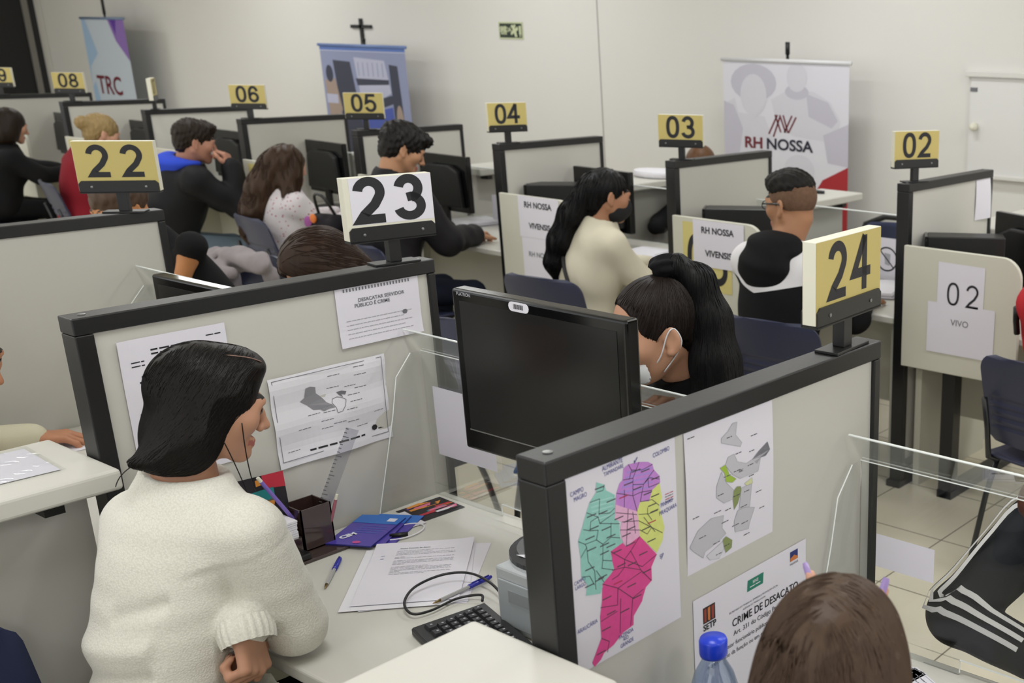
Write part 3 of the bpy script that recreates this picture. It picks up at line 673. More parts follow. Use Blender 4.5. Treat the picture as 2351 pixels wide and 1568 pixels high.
# ================================================================= implicit-surface figures
class SDF:
    """smooth union of simple solids, meshed with surface nets (one continuous surface)"""
    def __init__(s, k=0.02): s.p = []; s.k = k
    def ball(s, c, r, k=None): s.p.append(('e', np.array(c, float), np.array((r, r, r), float), np.eye(3), k or s.k)); return s
    def ell(s, c, r, Rm=None, k=None): s.p.append(('e', np.array(c, float), np.array(r, float), np.eye(3) if Rm is None else np.array(Rm, float), k or s.k)); return s
    def cap(s, a, b, r1, r2=None, k=None): s.p.append(('c', np.array(a, float), np.array(b, float), r1, r1 if r2 is None else r2, k or s.k)); return s
    def chain(s, pts, rs, k=None):
        for i in range(len(pts) - 1): s.cap(pts[i], pts[i + 1], rs[i], rs[i + 1], k)
        return s
    def cut(s, c, r, Rm=None, k=0.006): s.p.append(('x', np.array(c, float), np.array(r, float), np.eye(3) if Rm is None else np.array(Rm, float), k)); return s
    def plane(s, c, n, k=0.006): s.p.append(('h', np.array(c, float), np.array(n, float) / np.linalg.norm(n), None, k)); return s
    def xf(s, R, t, sc=1.0):
        """a copy moved into the world: x -> R x sc + t"""
        o = SDF(s.k); R = np.array(R); t = np.array(t)
        for q in s.p:
            if q[0] in 'ex': o.p.append((q[0], R @ q[1] * sc + t, q[2] * sc, R @ q[3], q[4] * sc))
            elif q[0] == 'c': o.p.append(('c', R @ q[1] * sc + t, R @ q[2] * sc + t, q[3] * sc, q[4] * sc, q[5] * sc))
            else: o.p.append(('h', R @ q[1] * sc + t, R @ q[2], None, q[4] * sc))
        return o
    def add(s, o): s.p += o.p; return s
    @staticmethod
    def _d(q, P):
        if q[0] in 'ex':
            L = (P - q[1]) @ q[3]; k0 = np.sqrt(((L / q[2]) ** 2).sum(-1)); k1 = np.sqrt(((L / q[2] ** 2) ** 2).sum(-1)) + 1e-9
            return k0 * (k0 - 1) / k1
        if q[0] == 'c':
            ba = q[2] - q[1]; pa = P - q[1]; h = np.clip((pa @ ba) / (ba @ ba + 1e-12), 0, 1)
            return np.linalg.norm(pa - h[..., None] * ba, axis=-1) - (q[3] + (q[4] - q[3]) * h)
        return (P - q[1]) @ q[2]
    def ev(s, P):
        d = np.full(P.shape[:-1], 1e3)
        for q in s.p:
            e = s._d(q, P); k = q[-1]
            if q[0] in 'ec':
                h = np.clip(0.5 + 0.5 * (d - e) / k, 0, 1); d = d + (e - d) * h - k * h * (1 - h)
            elif q[0] == 'x':
                h = np.clip(0.5 - 0.5 * (d + e) / k, 0, 1); d = d + (-e - d) * h + k * h * (1 - h)
            else:   # keep the side where the plane distance is negative
                h = np.clip(0.5 - 0.5 * (d - e) / k, 0, 1); d = d + (e - d) * h + k * h * (1 - h)
        return d
    def bounds(s):
        lo, hi = [], []
        for q in s.p:
            if q[0] == 'e': r = q[2].max(); lo.append(q[1] - r); hi.append(q[1] + r)
            elif q[0] == 'c': r = max(q[3], q[4]); lo.append(np.minimum(q[1], q[2]) - r); hi.append(np.maximum(q[1], q[2]) + r)
        return np.min(lo, 0), np.max(hi, 0)
    def grid(s, h, disp=None, pad=0.012, lo=None, hi=None):
        a, b = s.bounds(); a = a - pad - h; b = b + pad + h
        if lo is not None: a = np.maximum(a, lo); b = np.minimum(b, hi)
        n = np.ceil((b - a) / h).astype(int) + 1
        D = np.full(tuple(n), 1e3); ax = [a[i] + h * np.arange(n[i]) for i in range(3)]
        for q in s.p:
            k = q[-1]
            if q[0] in 'ecx':
                if q[0] == 'c': r = max(q[3], q[4]); l = np.minimum(q[1], q[2]) - r; u = np.maximum(q[1], q[2]) + r
                else: r = q[2].max(); l = q[1] - r; u = q[1] + r
                m = k + 3 * h + 0.01; i0 = np.clip(((l - m - a) / h).astype(int), 0, n); i1 = np.clip(((u + m - a) / h).astype(int) + 2, 0, n)
                if (i1 <= i0).any(): continue
            else: i0 = np.zeros(3, int); i1 = n
            X = np.stack(np.meshgrid(ax[0][i0[0]:i1[0]], ax[1][i0[1]:i1[1]], ax[2][i0[2]:i1[2]], indexing='ij'), -1)
            e = s._d(q, X); sl = tuple(slice(i0[i], i1[i]) for i in range(3)); d = D[sl]
            if q[0] in 'ec':
                hh = np.clip(0.5 + 0.5 * (d - e) / k, 0, 1); D[sl] = np.where(d > 100, e, d + (e - d) * hh - k * hh * (1 - hh))
            elif q[0] == 'x':
                hh = np.clip(0.5 - 0.5 * (d + e) / k, 0, 1); D[sl] = np.where(d > 100, d, d + (-e - d) * hh + k * hh * (1 - hh))
            else:
                hh = np.clip(0.5 - 0.5 * (d - e) / k, 0, 1); D[sl] = np.where(d > 100, d, d + (e - d) * hh + k * hh * (1 - hh))
        if disp is not None:
            I = np.argwhere(np.abs(D) < 0.03 + 2 * h)
            if len(I): D[I[:, 0], I[:, 1], I[:, 2]] += disp(a + I * h)
        D[0], D[-1] = np.maximum(D[0], h), np.maximum(D[-1], h); D[:, 0], D[:, -1] = np.maximum(D[:, 0], h), np.maximum(D[:, -1], h); D[:, :, 0], D[:, :, -1] = np.maximum(D[:, :, 0], h), np.maximum(D[:, :, -1], h)
        return D, a
    def mesh(s, h, disp=None, **k):
        D, a = s.grid(h, disp, **k); return nets(D, a, h)
def nets(D, a, h):
    ins = D < 0; n = np.array(D.shape) - 1
    c = [ins[x:x + n[0], y:y + n[1], z:z + n[2]] for x in (0, 1) for y in (0, 1) for z in (0, 1)]
    cnt = sum(x.astype(np.int8) for x in c); act = (cnt > 0) & (cnt < 8)
    I = np.argwhere(act)
    if len(I) == 0: return np.zeros((0, 3)), []
    idx = np.full(tuple(n), -1, np.int64); idx[act] = np.arange(len(I))
    acc = np.zeros((len(I), 3)); w = np.zeros(len(I)); off = [(x, y, z) for x in (0, 1) for y in (0, 1) for z in (0, 1)]
    val = {o: D[I[:, 0] + o[0], I[:, 1] + o[1], I[:, 2] + o[2]] for o in off}
    for o in off:
        for ax in range(3):
            if o[ax]: continue
            p = list(o); p[ax] = 1; p = tuple(p); A, B = val[o], val[p]; m = (A < 0) != (B < 0)
            t = np.where(m, A / np.where(m, A - B, 1), 0); q = np.array(o, float)[None].repeat(len(I), 0); q[:, ax] += t
            acc[m] += q[m]; w[m] += 1
    V = a + (I + acc / w[:, None]) * h; F = []
    for ax in range(3):
        u, v = (ax + 1) % 3, (ax + 2) % 3
        s0 = [slice(1, n[i]) for i in range(3)]; s1 = [slice(1, n[i]) for i in range(3)]; s0[ax] = slice(0, n[ax]); s1[ax] = slice(1, n[ax] + 1)
        A = ins[tuple(s0)]; B = ins[tuple(s1)]; E = np.argwhere(A != B)
        if not len(E): continue
        o = np.array([1, 1, 1]); o[ax] = 0; G = E + o; fl = A[tuple(E.T)]
        def at(du, dv):
            q = G.copy(); q[:, u] -= du; q[:, v] -= dv; return idx[tuple(q.T)]
        Q = np.stack([at(1, 1), at(0, 1), at(0, 0), at(1, 0)], 1); Q[~fl] = Q[~fl][:, ::-1]; F.append(Q)
    F = np.concatenate(F); return V, F
def npmesh(name, V, F, mats, parent=None, midx=None, smooth=True):
    me = bpy.data.meshes.new(name); F = np.asarray(F); me.vertices.add(len(V)); me.vertices.foreach_set('co', np.asarray(V, np.float32).ravel())
    k = F.shape[1]; me.loops.add(F.size); me.loops.foreach_set('vertex_index', F.astype(np.int32).ravel())
    me.polygons.add(len(F)); me.polygons.foreach_set('loop_start', np.arange(0, F.size, k, dtype=np.int32))
    if not isinstance(mats, (list, tuple)): mats = [mats]
    for m in mats: me.materials.append(m)
    if midx is not None: me.polygons.foreach_set('material_index', np.asarray(midx, np.int32))
    me.polygons.foreach_set('use_smooth', np.full(len(F), smooth)); me.update(calc_edges=True); me.validate()
    o = bpy.data.objects.new(name, me); COL.objects.link(o)
    if parent is not None: set_parent(o, parent)
    return o
def joinm(parts):
    V, F, o = [], [], 0
    for v, f in parts:
        if len(v) == 0: continue
        V.append(v); F.append(np.asarray(f) + o); o += len(v)
    return np.concatenate(V), np.concatenate(F)
def waves(seed, amp, freq, n=5, stretch=(1, 1, 1)):
    r = np.random.RandomState(seed); K = r.normal(size=(n, 3)) * freq * np.array(stretch); ph = r.uniform(0, 6.28, n)
    return lambda P: amp * np.sin(np.asarray(P) @ K.T + ph).mean(-1) * 1.6
nrm = lambda v: np.array(v, float) / np.linalg.norm(v)
def head_frame(fwd, up=(0, 0, 1)):
    f = nrm(fwd); r = nrm(np.cross(f, up)); u = np.cross(r, f); return np.stack([r, f, u], 1)   # columns: right, forward, up

# ---- head in its own frame: +Y out of the face, +Z to the crown, origin mid-head
def head_sdf(female=True, ears=True):
    s = SDF(0.014)
    s.ell((0, -.014, .032), (.074, .095, .084)); s.ell((0, .028, -.030), (.058, .058, .074), k=.03)
    jw = .048 if female else .054
    for x in (-1, 1):
        s.cap((x * jw, -.006, -.040), (x * .012, .070, -.090), .020, .015, k=.025)
        s.ball((x * .040, .058, -.014), .024, k=.03); s.ball((x * .031, .070, .010), .017)
    s.cap((-.030, .082, .026), (.030, .082, .026), .012 if female else .014, k=.02)
    s.ball((0, .076, -.092), .016, k=.02)
    s.chain([(0, .088, .020), (0, .098, -.004), (0, .113, -.030)], [.007, .008, .0105], k=.010)
    for x in (-1, 1): s.ball((x * .012, .100, -.034), .0085, k=.008); s.cut((x * .034, .096, .008), (.015, .012, .009), k=.012); s.ball((x * .032, .076, .008), .0135, k=.004)
    s.cap((-.017, .088, -.060), (.017, .088, -.060), .0065, k=.008); s.cap((-.014, .087, -.070), (.014, .087, -.070), .0075, k=.008); s.cut((0, .101, -.0648), (.022, .010, .0016), k=.003)
    if ears:
        for x in (-1, 1):
            a = math.radians(18) * x; Rm = np.array([[math.cos(a), -math.sin(a), 0], [math.sin(a), math.cos(a), 0], [0, 0, 1]])
            s.ell((x * .077, -.012, -.004), (.007, .018, .031), Rm, k=.006); s.cut((x * .085, -.008, .002), (.006, .010, .018), Rm, k=.006); s.ball((x * .075, -.003, -.030), .008, k=.008)
    return s
def neck_sdf(R, c, base, r=.052, sc=1.0):
    a = R @ np.array((0, -.030, -.045)) * sc + c; return SDF(.02).cap(a, base, r * sc, r * 1.12 * sc)
# ---- hand: W wrist, d towards the fingers, n out of the palm, side: +1 thumb on n x d side
def hand_sdf(W, d, n, side=1, curl=(.5, .5, .5, .5), tcurl=.3, spread=.10, sc=1.0, tdir=None, nails=None):
    d = nrm(d); n = nrm(n - d * (n @ d)) if isinstance(n, np.ndarray) else nrm(np.array(n, float) - d * (np.array(n, float) @ d)); u = np.cross(n, d) * side
    W = np.array(W, float); s = SDF(.007 * sc); q = lambda x, y, z=0: W + (d * x + u * y + n * z) * sc
    for i, y in enumerate((.030, .010, -.011, -.030)):
        s.cap(q(.008, y * .62), q(.086 - .006 * abs(i - 1), y), .0135 * sc, .0105 * sc, k=.012 * sc)
    s.cap(q(-.004, 0), q(.02, 0), .025 * sc, .022 * sc, k=.02 * sc)
    Ls = ((.040, .026, .021), (.045, .029, .022), (.042, .027, .022), (.032, .021, .019)); tips = []
    for i, y in enumerate((.030, .010, -.011, -.030)):
        p = q(.086 - .006 * abs(i - 1), y); c = curl[i]; base = d + u * spread * (1.5 - i) * .8; base = nrm(base); ang = 0
        P, r = [p], [.0098, .0088, .0080, .0068]
        for j, L in enumerate(Ls[i]):
            ang += c * (1.25, 1.55, 1.0)[j]; P.append(P[-1] + (base * math.cos(ang) + n * math.sin(ang)) * L * sc)
        s.chain(P, [x * sc * (.93 if i == 3 else 1) for x in r], k=.004 * sc); tips.append((P[-2], P[-1], base * -math.sin(ang) + n * math.cos(ang)))
    t0 = q(.018, .026, .004); td = nrm(tdir) if tdir is not None else nrm(d * .72 + u * .62 + n * .25)
    t1 = t0 + td * .042 * sc; t2 = t1 + nrm(td + (d * .6 - u * .5 + n * .2) * tcurl) * .034 * sc; t3 = t2 + nrm(td + (d * .8 - u * 1.1 + n * .2) * tcurl * 1.3) * .028 * sc
    s.chain([t0, t1, t2, t3], [.016 * sc, .0118 * sc, .0105 * sc, .0082 * sc], k=.008 * sc); tips.append((t2, t3, -n))
    s.tips = tips; return s

M_SKIN = {}
def skin(h):
    if h not in M_SKIN: M_SKIN[h] = mat('skin_' + h[1:], h, 0.5, spec=0.35, var=0.05, vscale=30, bump=0.04, bscale=500, sub=0.08)
    return M_SKIN[h]
def cloth(name, h, rough=0.9, bump=0.25, bscale=700, var=0.06, sheen=0.0, **k): return mat(name, h, rough, spec=0.2, var=var, vscale=14, bump=bump, bscale=bscale, sheen=sheen, **k)
def hairm(name, h, st=(60, 60, 6), rough=0.46): return mat(name, h, rough, spec=0.22, var=0.35, vscale=1.0, bump=0.35, bscale=3.0, stretch=st)

def torso_prims(J, grow=0.0, fem=True):
    P, N, sl, sr = (np.array(J[k], float) for k in ('pelvis', 'neck', 'shL', 'shR'))
    up = nrm(N - P); r = sr - sl; r = nrm(r - up * (r @ up)); f = np.cross(up, r); R = np.stack([r, f, up], 1); L = np.linalg.norm(N - P); g = grow; b = J.get('bulk', 1.0)
    s = SDF(.05); mid = (sl + sr) / 2
    tw = J.get('tw', 1.0); s.ell(P + up * .02, (.165 * b * tw + g, .115 * b + g, .12 + g), R); s.ell(P + up * L * .36, (.135 * b * tw + g, .10 * b + g, .16 + g), R, k=.07)
    ch = P + up * L * .66 + f * .008; s.ell(ch, (.152 * b * tw + g, .108 * b + g, .17 + g), R, k=.07)
    s.cap(sl + r * .02, sr - r * .02, .052 * b + g, k=.06); s.cap(mid + up * .0, N, .06 + g, .052 + g, k=.05)
    if fem:
        for x in (-1, 1): s.ell(ch + f * .07 + r * x * .065 - up * .02, (.06 + g * .6, .06 + g * .6, .06 + g * .6), R, k=.05)
    return s, R
def arm_prims(J, side, grow=0.0, r=(.052, .043, .041, .029), trim=1.0, k=.03):
    a, e, w_ = (np.array(J[k + side], float) for k in ('sh', 'el', 'wr')); s = SDF(.03); b = J.get('bulk', 1.0); w_ = e + (w_ - e) * trim
    s.cap(a, e, r[0] * b + grow, r[1] * b + grow, k=k); s.cap(e, w_, r[2] * b + grow, (r[3] if trim == 1 else r[3] + .004) * b + grow, k=min(k, .025)); return s
def leg_prims(J, side, grow=0.0):
    P = np.array(J['pelvis'], float); k, a = (np.array(J[x + side], float) for x in ('kn', 'an')); sl, sr = np.array(J['shL'], float), np.array(J['shR'], float)
    r = nrm((sr - sl) * np.array((1, 1, 0))); h = P + r * (.085 if side == 'R' else -.085) - np.array((0, 0, .02)); s = SDF(.04)
    s.cap(h, k, .085 + grow, .056 + grow); s.cap(k, a, .054 + grow, .040 + grow, k=.03); return s
def shoes(J, fdir, m, parent):
    for sd in 'LR':
        a = np.array(J['an' + sd], float); f = nrm(fdir); s = SDF(.02).ell((a[0], a[1], .055), (.042, .05, .05)).cap((a[0], a[1], .035), (a[0] + f[0] * .15, a[1] + f[1] * .15, .033), .036, .032).plane((0, 0, .004), (0, 0, -1))
        V, F = s.mesh(.008); npmesh('shoe', V, F, m, parent)
LIP = '#a5625a'
def face_mats(V, F, R, c, sc, brow=True):
    """material slot per face of a head mesh: 0 skin, 1 lips, 2 brow"""
    C_ = V[F].mean(1); L = (C_ - c) @ R / sc; x, y, z = L.T; m = np.zeros(len(F), int)
    m[(np.abs(x) < .024 * (1 - ((z + .065) / .022) ** 2)) & (y > .080) & (z > -.079) & (z < -.053)] = 1
    if brow: ax = np.abs(x); m[(ax > .013) & (ax < .047) & (np.abs(z - (.029 + .010 * np.sin((ax - .013) / .034 * 2.4))) < .0042) & (y > .05)] = 2
    return m
TOP = {}; TOPS = {}
def person(name, label, J, group=None, skin_h='#c99a7e', hair_h='#1a1412', top_m=None, pants_m=None, female=True, hs=.004, hv=.0035, bodyv=.011, topv=.010, topgrow=.014, fold=None, sleeves=(1, 1), hands=None, shoe_m=None, headsc=1.0, headcap=True, legs=True, collar=.015, necktrim=True, armk=.03, ears=True):
    t = thing(name, label, 'person', (J['pelvis'][0], J['pelvis'][1], 0), 0, group)
    R = head_frame(J['face'], J.get('crown', (0, 0, 1))); c = np.array(J['head'], float); N = np.array(J['neck'], float)
    hd = head_sdf(female, ears).xf(R, c, headsc).add(neck_sdf(R, c, N, .047 if female else .056, headsc))
    V, F = hd.mesh(hs * headsc); parts = [(V, F)]; mi = [face_mats(V, F, R, c, headsc)]
    ts, TR = torso_prims(J, -.012, female); core = ts
    for sd in 'LR': core.add(arm_prims(J, sd, -.004))
    if legs:
        for sd in 'LR': core.add(leg_prims(J, sd, -.012))
    core.cap(N + (N - np.array(J['pelvis'])) * .0, c + R @ np.array((0, -.03, -.06)), .040, .038)
    Vb, Fb = core.mesh(bodyv); parts.append((Vb, Fb)); mi.append(np.zeros(len(Fb), int))
    tips = {}
    for sd, kw in (hands or {}).items():
        kw = dict(kw); wv = np.array(J['wr' + sd], float); h = hand_sdf(wv, np.array(kw.pop('d'), float), np.array(kw.pop('n'), float), **kw)
        h.cap(wv, wv + (np.array(J['el' + sd]) - wv) * .35, .026, .031, k=.015); Vh, Fh = h.mesh(hv); parts.append((Vh, Fh)); mi.append(np.zeros(len(Fh), int)); tips[sd] = h.tips
    V, F = joinm(parts); npmesh('body', V, F, [skin(skin_h), mat('lips_' + skin_h[1:], LIP, .45), mat('brow_' + hair_h[1:], hair_h, .7)], t, np.concatenate(mi))
    # eyes
    for x in (-1, 1):
        e = R @ np.array((x * .032, .0775, .008)) * headsc + c
        o = MB().lathe([(0, -.0128), (.0065, -.011), (.0115, -.0055), (.0128, 0), (.0115, .0055), (.0065, .011), (0, .0128)], Matrix.Translation(e) @ Matrix.Rotation(.0, 4, 'X'), 14).build('eye', mat('eye_dark', '#3a2c26', .15), t, smooth=True)
    if top_m is not None:
        s, _ = torso_prims(J, topgrow, female)
        for sd, tr in zip('LR', sleeves): s.add(arm_prims(J, sd, topgrow * .8, trim=tr, k=armk))
        if necktrim:
            ud = nrm(c - N) * .6 + nrm(N - np.array(J['pelvis'])) * .4; ud = nrm(ud + np.array(J.get('collar_tilt', (0, 0, 0)), float)); a_, b_, _ = frame(ud)
            s.cap(N - ud * .03, N + ud * max(0.0, collar), .060, .052 + topgrow * .3, k=.05) if collar > 0 else None
            s.cut(N + ud * (collar + .052), (.080, .080, .055), np.stack([a_, b_, ud], 1), k=.010)
        V, F = s.mesh(topv, fold)
        TOP[t.name] = npmesh('top', V, F, top_m, t); TOPS[t.name] = s
    if legs and pants_m is not None:
        s = SDF(.04)
        P = np.array(J['pelvis'], float); s.ell(P, (.17, .125, .11), TR)
        for sd in 'LR': s.add(leg_prims(J, sd, .006))
        V, F = s.mesh(.013); npmesh('trousers', V, F, pants_m, t)
        if shoe_m: shoes(J, np.array(J['knL']) - np.array(J['pelvis']), shoe_m, t)
    return t, R, c, tips
# ---- hair strands combed over an implicit cap
def strands(cap, seeds, flow, n, step, r, rs=0, lift=.0015, taper=True, jit=.25):
    """seeds: (k,3) start points; flow(P) -> direction; returns a joined tube mesh"""
    rg = np.random.RandomState(rs); P = np.array(seeds, float); tr = [P.copy()]; J_ = rg.normal(size=P.shape) * jit
    def grad(P):
        e = .002; return np.stack([cap.ev(P + np.eye(3)[i] * e) - cap.ev(P - np.eye(3)[i] * e) for i in range(3)], -1) / (2 * e)
    for _ in range(n):
        D = flow(P) + J_; G = grad(P); G /= (np.linalg.norm(G, axis=1)[:, None] + 1e-9); D = D - G * (D * G).sum(1)[:, None]; D /= (np.linalg.norm(D, axis=1)[:, None] + 1e-9)
        P = P + D * step; d = cap.ev(P); G = grad(P); G /= (np.linalg.norm(G, axis=1)[:, None] + 1e-9); P = P - G * (d - lift)[:, None]; tr.append(P.copy())
    T = np.stack(tr, 1)                                   # k, n+1, 3
    return strand_mesh(T, r, taper, rg)
def strand_mesh(T, r, taper=True, rg=None, sides=3):
    k, n, _ = T.shape; d = np.gradient(T, axis=1); d /= (np.linalg.norm(d, axis=2)[..., None] + 1e-9)
    ref = np.where(np.abs(d[..., 2:3]) > .9, np.array((1., 0, 0)), np.array((0., 0, 1.))); a = np.cross(d, ref); a /= (np.linalg.norm(a, axis=2)[..., None] + 1e-9); b = np.cross(d, a)
    rr = np.full(n, r) * (np.concatenate([[.5], np.ones(n - 2), [.3]]) if taper else 1)
    V = np.stack([T + (a * math.cos(2 * math.pi * j / sides) + b * math.sin(2 * math.pi * j / sides)) * rr[None, :, None] for j in range(sides)], 2).reshape(-1, 3)
    base = (np.arange(k) * n)[:, None] + np.arange(n - 1)[None]; F = []
    for j in range(sides):
        j2 = (j + 1) % sides; F.append(np.stack([base * sides + j, base * sides + j2, (base + 1) * sides + j2, (base + 1) * sides + j], -1).reshape(-1, 4))
    return V, np.concatenate(F)
def surf_seeds(V, k, rs=0, cond=None):
    rg = np.random.RandomState(rs); Q = V if cond is None else V[cond(V)]; return Q[rg.randint(0, len(Q), k)]
# ================================================================= people
def hair_cap(R, c, sc, prims, cuts=(), k=.02):
    s = SDF(k)
    for q in prims:
        if q[0] == 'e': s.ell(q[1], q[2], k=q[3] if len(q) > 3 else None)
        else: s.cap(q[1], q[2], q[3], q[4], k=q[5] if len(q) > 5 else None)
    for q in cuts: s.cut(q[0], q[1], k=.008)
    return s.xf(R, c, sc)
def strand_bump(seed, amp=.0016, freq=420, st=(1, 1, .12)): return waves(seed, amp, freq, 9, st)
H_BLACK = hairm('hair_black', '#15110f'); H_DARK = hairm('hair_dark_brown', '#21170f'); H_BROWN = hairm('hair_brown', '#3b2a1e'); H_LBROWN = hairm('hair_light_brown', '#4a392c'); H_BLOND = hairm('hair_blond', '#8f7850'); H_JET = hairm('hair_jet', '#0e0d0e')
def add_hair(t, cap, h, m, disp=None, st=None, name='hair'):
    V, F = cap.mesh(h, disp)
    if st is not None: V, F = joinm([(V, F), st])
    return npmesh(name, V, F, m, t)

# ---- white sweater woman in the foreground
def knit_mat():
    m = bpy.data.materials.new('knit_white'); m.use_nodes = True; nt = m.node_tree; L = nt.links; b = nt.nodes['Principled BSDF']
    b.inputs['Base Color'].default_value = rgb('#dedccf'); b.inputs['Roughness'].default_value = .95; b.inputs['Specular IOR Level'].default_value = .15; b.inputs['Sheen Weight'].default_value = .3
    tc = nt.nodes.new('ShaderNodeTexCoord'); v = nt.nodes.new('ShaderNodeTexVoronoi'); v.inputs['Scale'].default_value = 300; L.new(tc.outputs['Object'], v.inputs['Vector'])
    bp = nt.nodes.new('ShaderNodeBump'); bp.inputs['Strength'].default_value = .22; bp.inputs['Distance'].default_value = .003; bp.invert = True; L.new(v.outputs['Distance'], bp.inputs['Height']); L.new(bp.outputs['Normal'], b.inputs['Normal'])
    r = nt.nodes.new('ShaderNodeValToRGB'); r.color_ramp.elements[0].color = rgb('#e2e0d6'); r.color_ramp.elements[1].color = rgb('#d2cfc4'); r.color_ramp.elements[1].position = .8; L.new(v.outputs['Distance'], r.inputs[0]); L.new(r.outputs[0], b.inputs['Base Color'])
    return m
M_KNIT = knit_mat()
J = dict(pelvis=(-2.02, .775, .56), tw=.80, neck=(-2.078, .945, 1.105), head=(-2.045, .99, 1.225), face=(.20, .95, -.30), crown=(.05, .10, 1), shL=(-2.185, .90, .995), shR=(-1.925, .958, 1.02),
         elL=(-2.16, 1.02, .85), wrL=(-1.90, .918, .865), elR=(-1.915, 1.012, .822), wrR=(-2.11, .995, .835), knL=(-2.13, 1.16, .52), anL=(-2.12, 1.10, .09), knR=(-1.90, 1.17, .52), anR=(-1.90, 1.12, .09), collar_tilt=(.0, -.15, .1))
f1 = waves(3, .0022, 16, 5, (1, 1, 1.2)); f2 = waves(5, .0012, 60, 4, (.3, .3, 1))
def foldW1(P):
    z = P[:, 2]; x = P[:, 0]
    roll = -.007 * np.exp(-((z - (.80 + .12 * (x + 2.0))) / .018) ** 2) + .006 * np.exp(-((z - (.855 + .12 * (x + 2.0))) / .02) ** 2) - .006 * np.exp(-((z - (.915 + .3 * (x + 2.0))) / .014) ** 2) * (x > -2.03)
    sh_, el_ = np.array(J['shR']), np.array(J['elR']); dr_ = nrm(el_ - sh_); q = P - sh_; hh = q @ dr_; rad = np.linalg.norm(q - hh[:, None] * dr_, axis=1)
    seam = -.0022 * np.exp(-((hh - .012) / .0045) ** 2) * (rad < .12) * (P[:, 2] > .95) + .0016 * np.exp(-((hh - .022) / .005) ** 2) * (rad < .12)
    return f1(P) + f2(P) - roll * 1.4 * (P[:, 0] < -1.95) + seam
t1, R1, c1, tips1 = person('person', 'woman in a white knit sweater leaning on the desk in the left foreground', J, None, '#b98a70', '#15110f', M_KNIT, cloth('trousers_dark', '#1b1c22'), True, .0035, .0028, .010, .007, .016, foldW1, (.97, 1),
    {'L': dict(d=(.30, -.08, -.92), n=(-.55, -.35, -.15), side=-1, curl=(.95, 1.0, 1.0, 1.05), tcurl=.9, spread=.02, sc=.98), 'R': dict(d=(-1, .12, 0), n=(0, 0, -1), side=1, curl=(.3, .3, .3, .3))}, MATS['trousers_dark'], .88, collar=-.012, armk=.008, ears=False)
TOP[t1.name].name = 'sweater'
# ribbed cuff and neckline of the sweater
wl = np.array(J['wrL']); dl = nrm(wl - np.array(J['elL']))
def rib_ring(c, ax, r0, n=40, turns=1, w=.022, rows=5, amp=.0018, ribs=22, squash=1.0, R=None):
    a, b, z = frame(ax); v, f = [], []
    for i in range(rows):
        for j in range(n):
            th = 2 * math.pi * j / n; r = r0 + amp * math.cos(ribs * th) + .003 * math.sin(math.pi * i / (rows - 1)); v.append(tuple(np.array(c) + a * r * math.cos(th) + b * r * squash * math.sin(th) + z * w * (i / (rows - 1) - .5)))
    f = [(i * n + j, i * n + (j + 1) % n, (i + 1) * n + (j + 1) % n, (i + 1) * n + j) for i in range(rows - 1) for j in range(n)]
    return MB().mesh(v, f)
hd_ = nrm((.30, -.08, -.92)); rib_ring(wl + hd_ * .010, nrm(dl * .35 + hd_), .0435, 88, w=.044, ribs=22, rows=7).build('cuff', M_KNIT, t1, smooth=True)
# lace hem by the hip
hp = np.array((-1.955, .80, .735)); v = []; n = 120
hem = MB()
for i in range(8):
    for j in range(n):
        th = 2 * math.pi * j / n; rr = 1 + .012 * i + .018 * i / 7 * math.sin(14 * th); v.append((hp[0] - .005 + .195 * rr * math.cos(th), hp[1] + .01 + .155 * rr * math.sin(th), hp[2] - .015 * i + .004 * math.sin(28 * th)))
hem.mesh(v, [(i * n + j, i * n + (j + 1) % n, (i + 1) * n + (j + 1) % n, (i + 1) * n + j) for i in range(7) for j in range(n)]); hem.build('lace_hem', M_KNIT, t1, smooth=True)
# thumb nails etc
def nails(t, tips, m, L=.011, r=.0052, name='fingernail'):
    for sd, tp in tips.items():
        for a, b, up in tp:
            d = nrm(b - a); u = nrm(-up if (up @ up) > 0 else np.array((0, 0, 1.))); u = nrm(u - d * (u @ d)); s = np.cross(d, u); p = b + u * .0058; v = []
            for i in range(5):
                for j in range(5):
                    q = (j / 4 - .5) * 2; v.append(tuple(p + d * (L * (i / 4) - .003) + s * q * r * (1 if i < 4 else .75) - u * (.0022 * q * q)))
            MB().mesh(v, [(i * 5 + j, i * 5 + j + 1, (i + 1) * 5 + j + 1, (i + 1) * 5 + j) for i in range(4) for j in range(4)]).build(name, m, t, smooth=True)
nails(t1, {'L': tips1['L']}, mat('nail_bare', '#c99c8a', .3), .009)
capW1 = hair_cap(R1, c1, .88, [('e', (0, -.016, .036), (.085, .105, .095)), ('e', (.030, -.035, -.050), (.060, .064, .088), .03), ('e', (-.030, -.035, -.050), (.060, .064, .088), .03), ('e', (0, -.068, -.075), (.062, .036, .064), .03),
    ('c', (.025, -.085, -.108), (.015, -.120, -.124), .028, .010, .03), ('e', (0, .046, .094), (.058, .044, .030), .03)], [((0, .258, -.1375), (.25, .25, .25)), ((.02, .135, .030), (.075, .062, .046))])
tie = R1 @ np.array((.0, -.085, -.125)) + c1
par = R1 @ np.array((.012, .06, .125)) + c1
def flowW1(P):
    L = (P - c1) @ R1; D = tie - P; D /= np.linalg.norm(D, axis=1)[:, None]; side = np.where(L[:, :1] > .006, 1, -1) * R1[:, 0][None] + 0 * P; topw = np.clip((L[:, 2:3] - .07) / .05, 0, 1)
    return D * (1 - .85 * topw) + (side * .9 - R1[:, 1][None] * .35) * topw
Vc, Fc = capW1.mesh(.004, strand_bump(1, .0007)); Ls = (Vc - c1) @ R1
sd1 = surf_seeds(Vc, 1500, 1, lambda v: (((v - c1) @ R1)[:, 2] > -.02) & (((v - c1) @ R1)[:, 1] < .055))
st1 = strands(capW1, sd1, flowW1, 22, .007, .0008, 2, .0004, jit=.10)
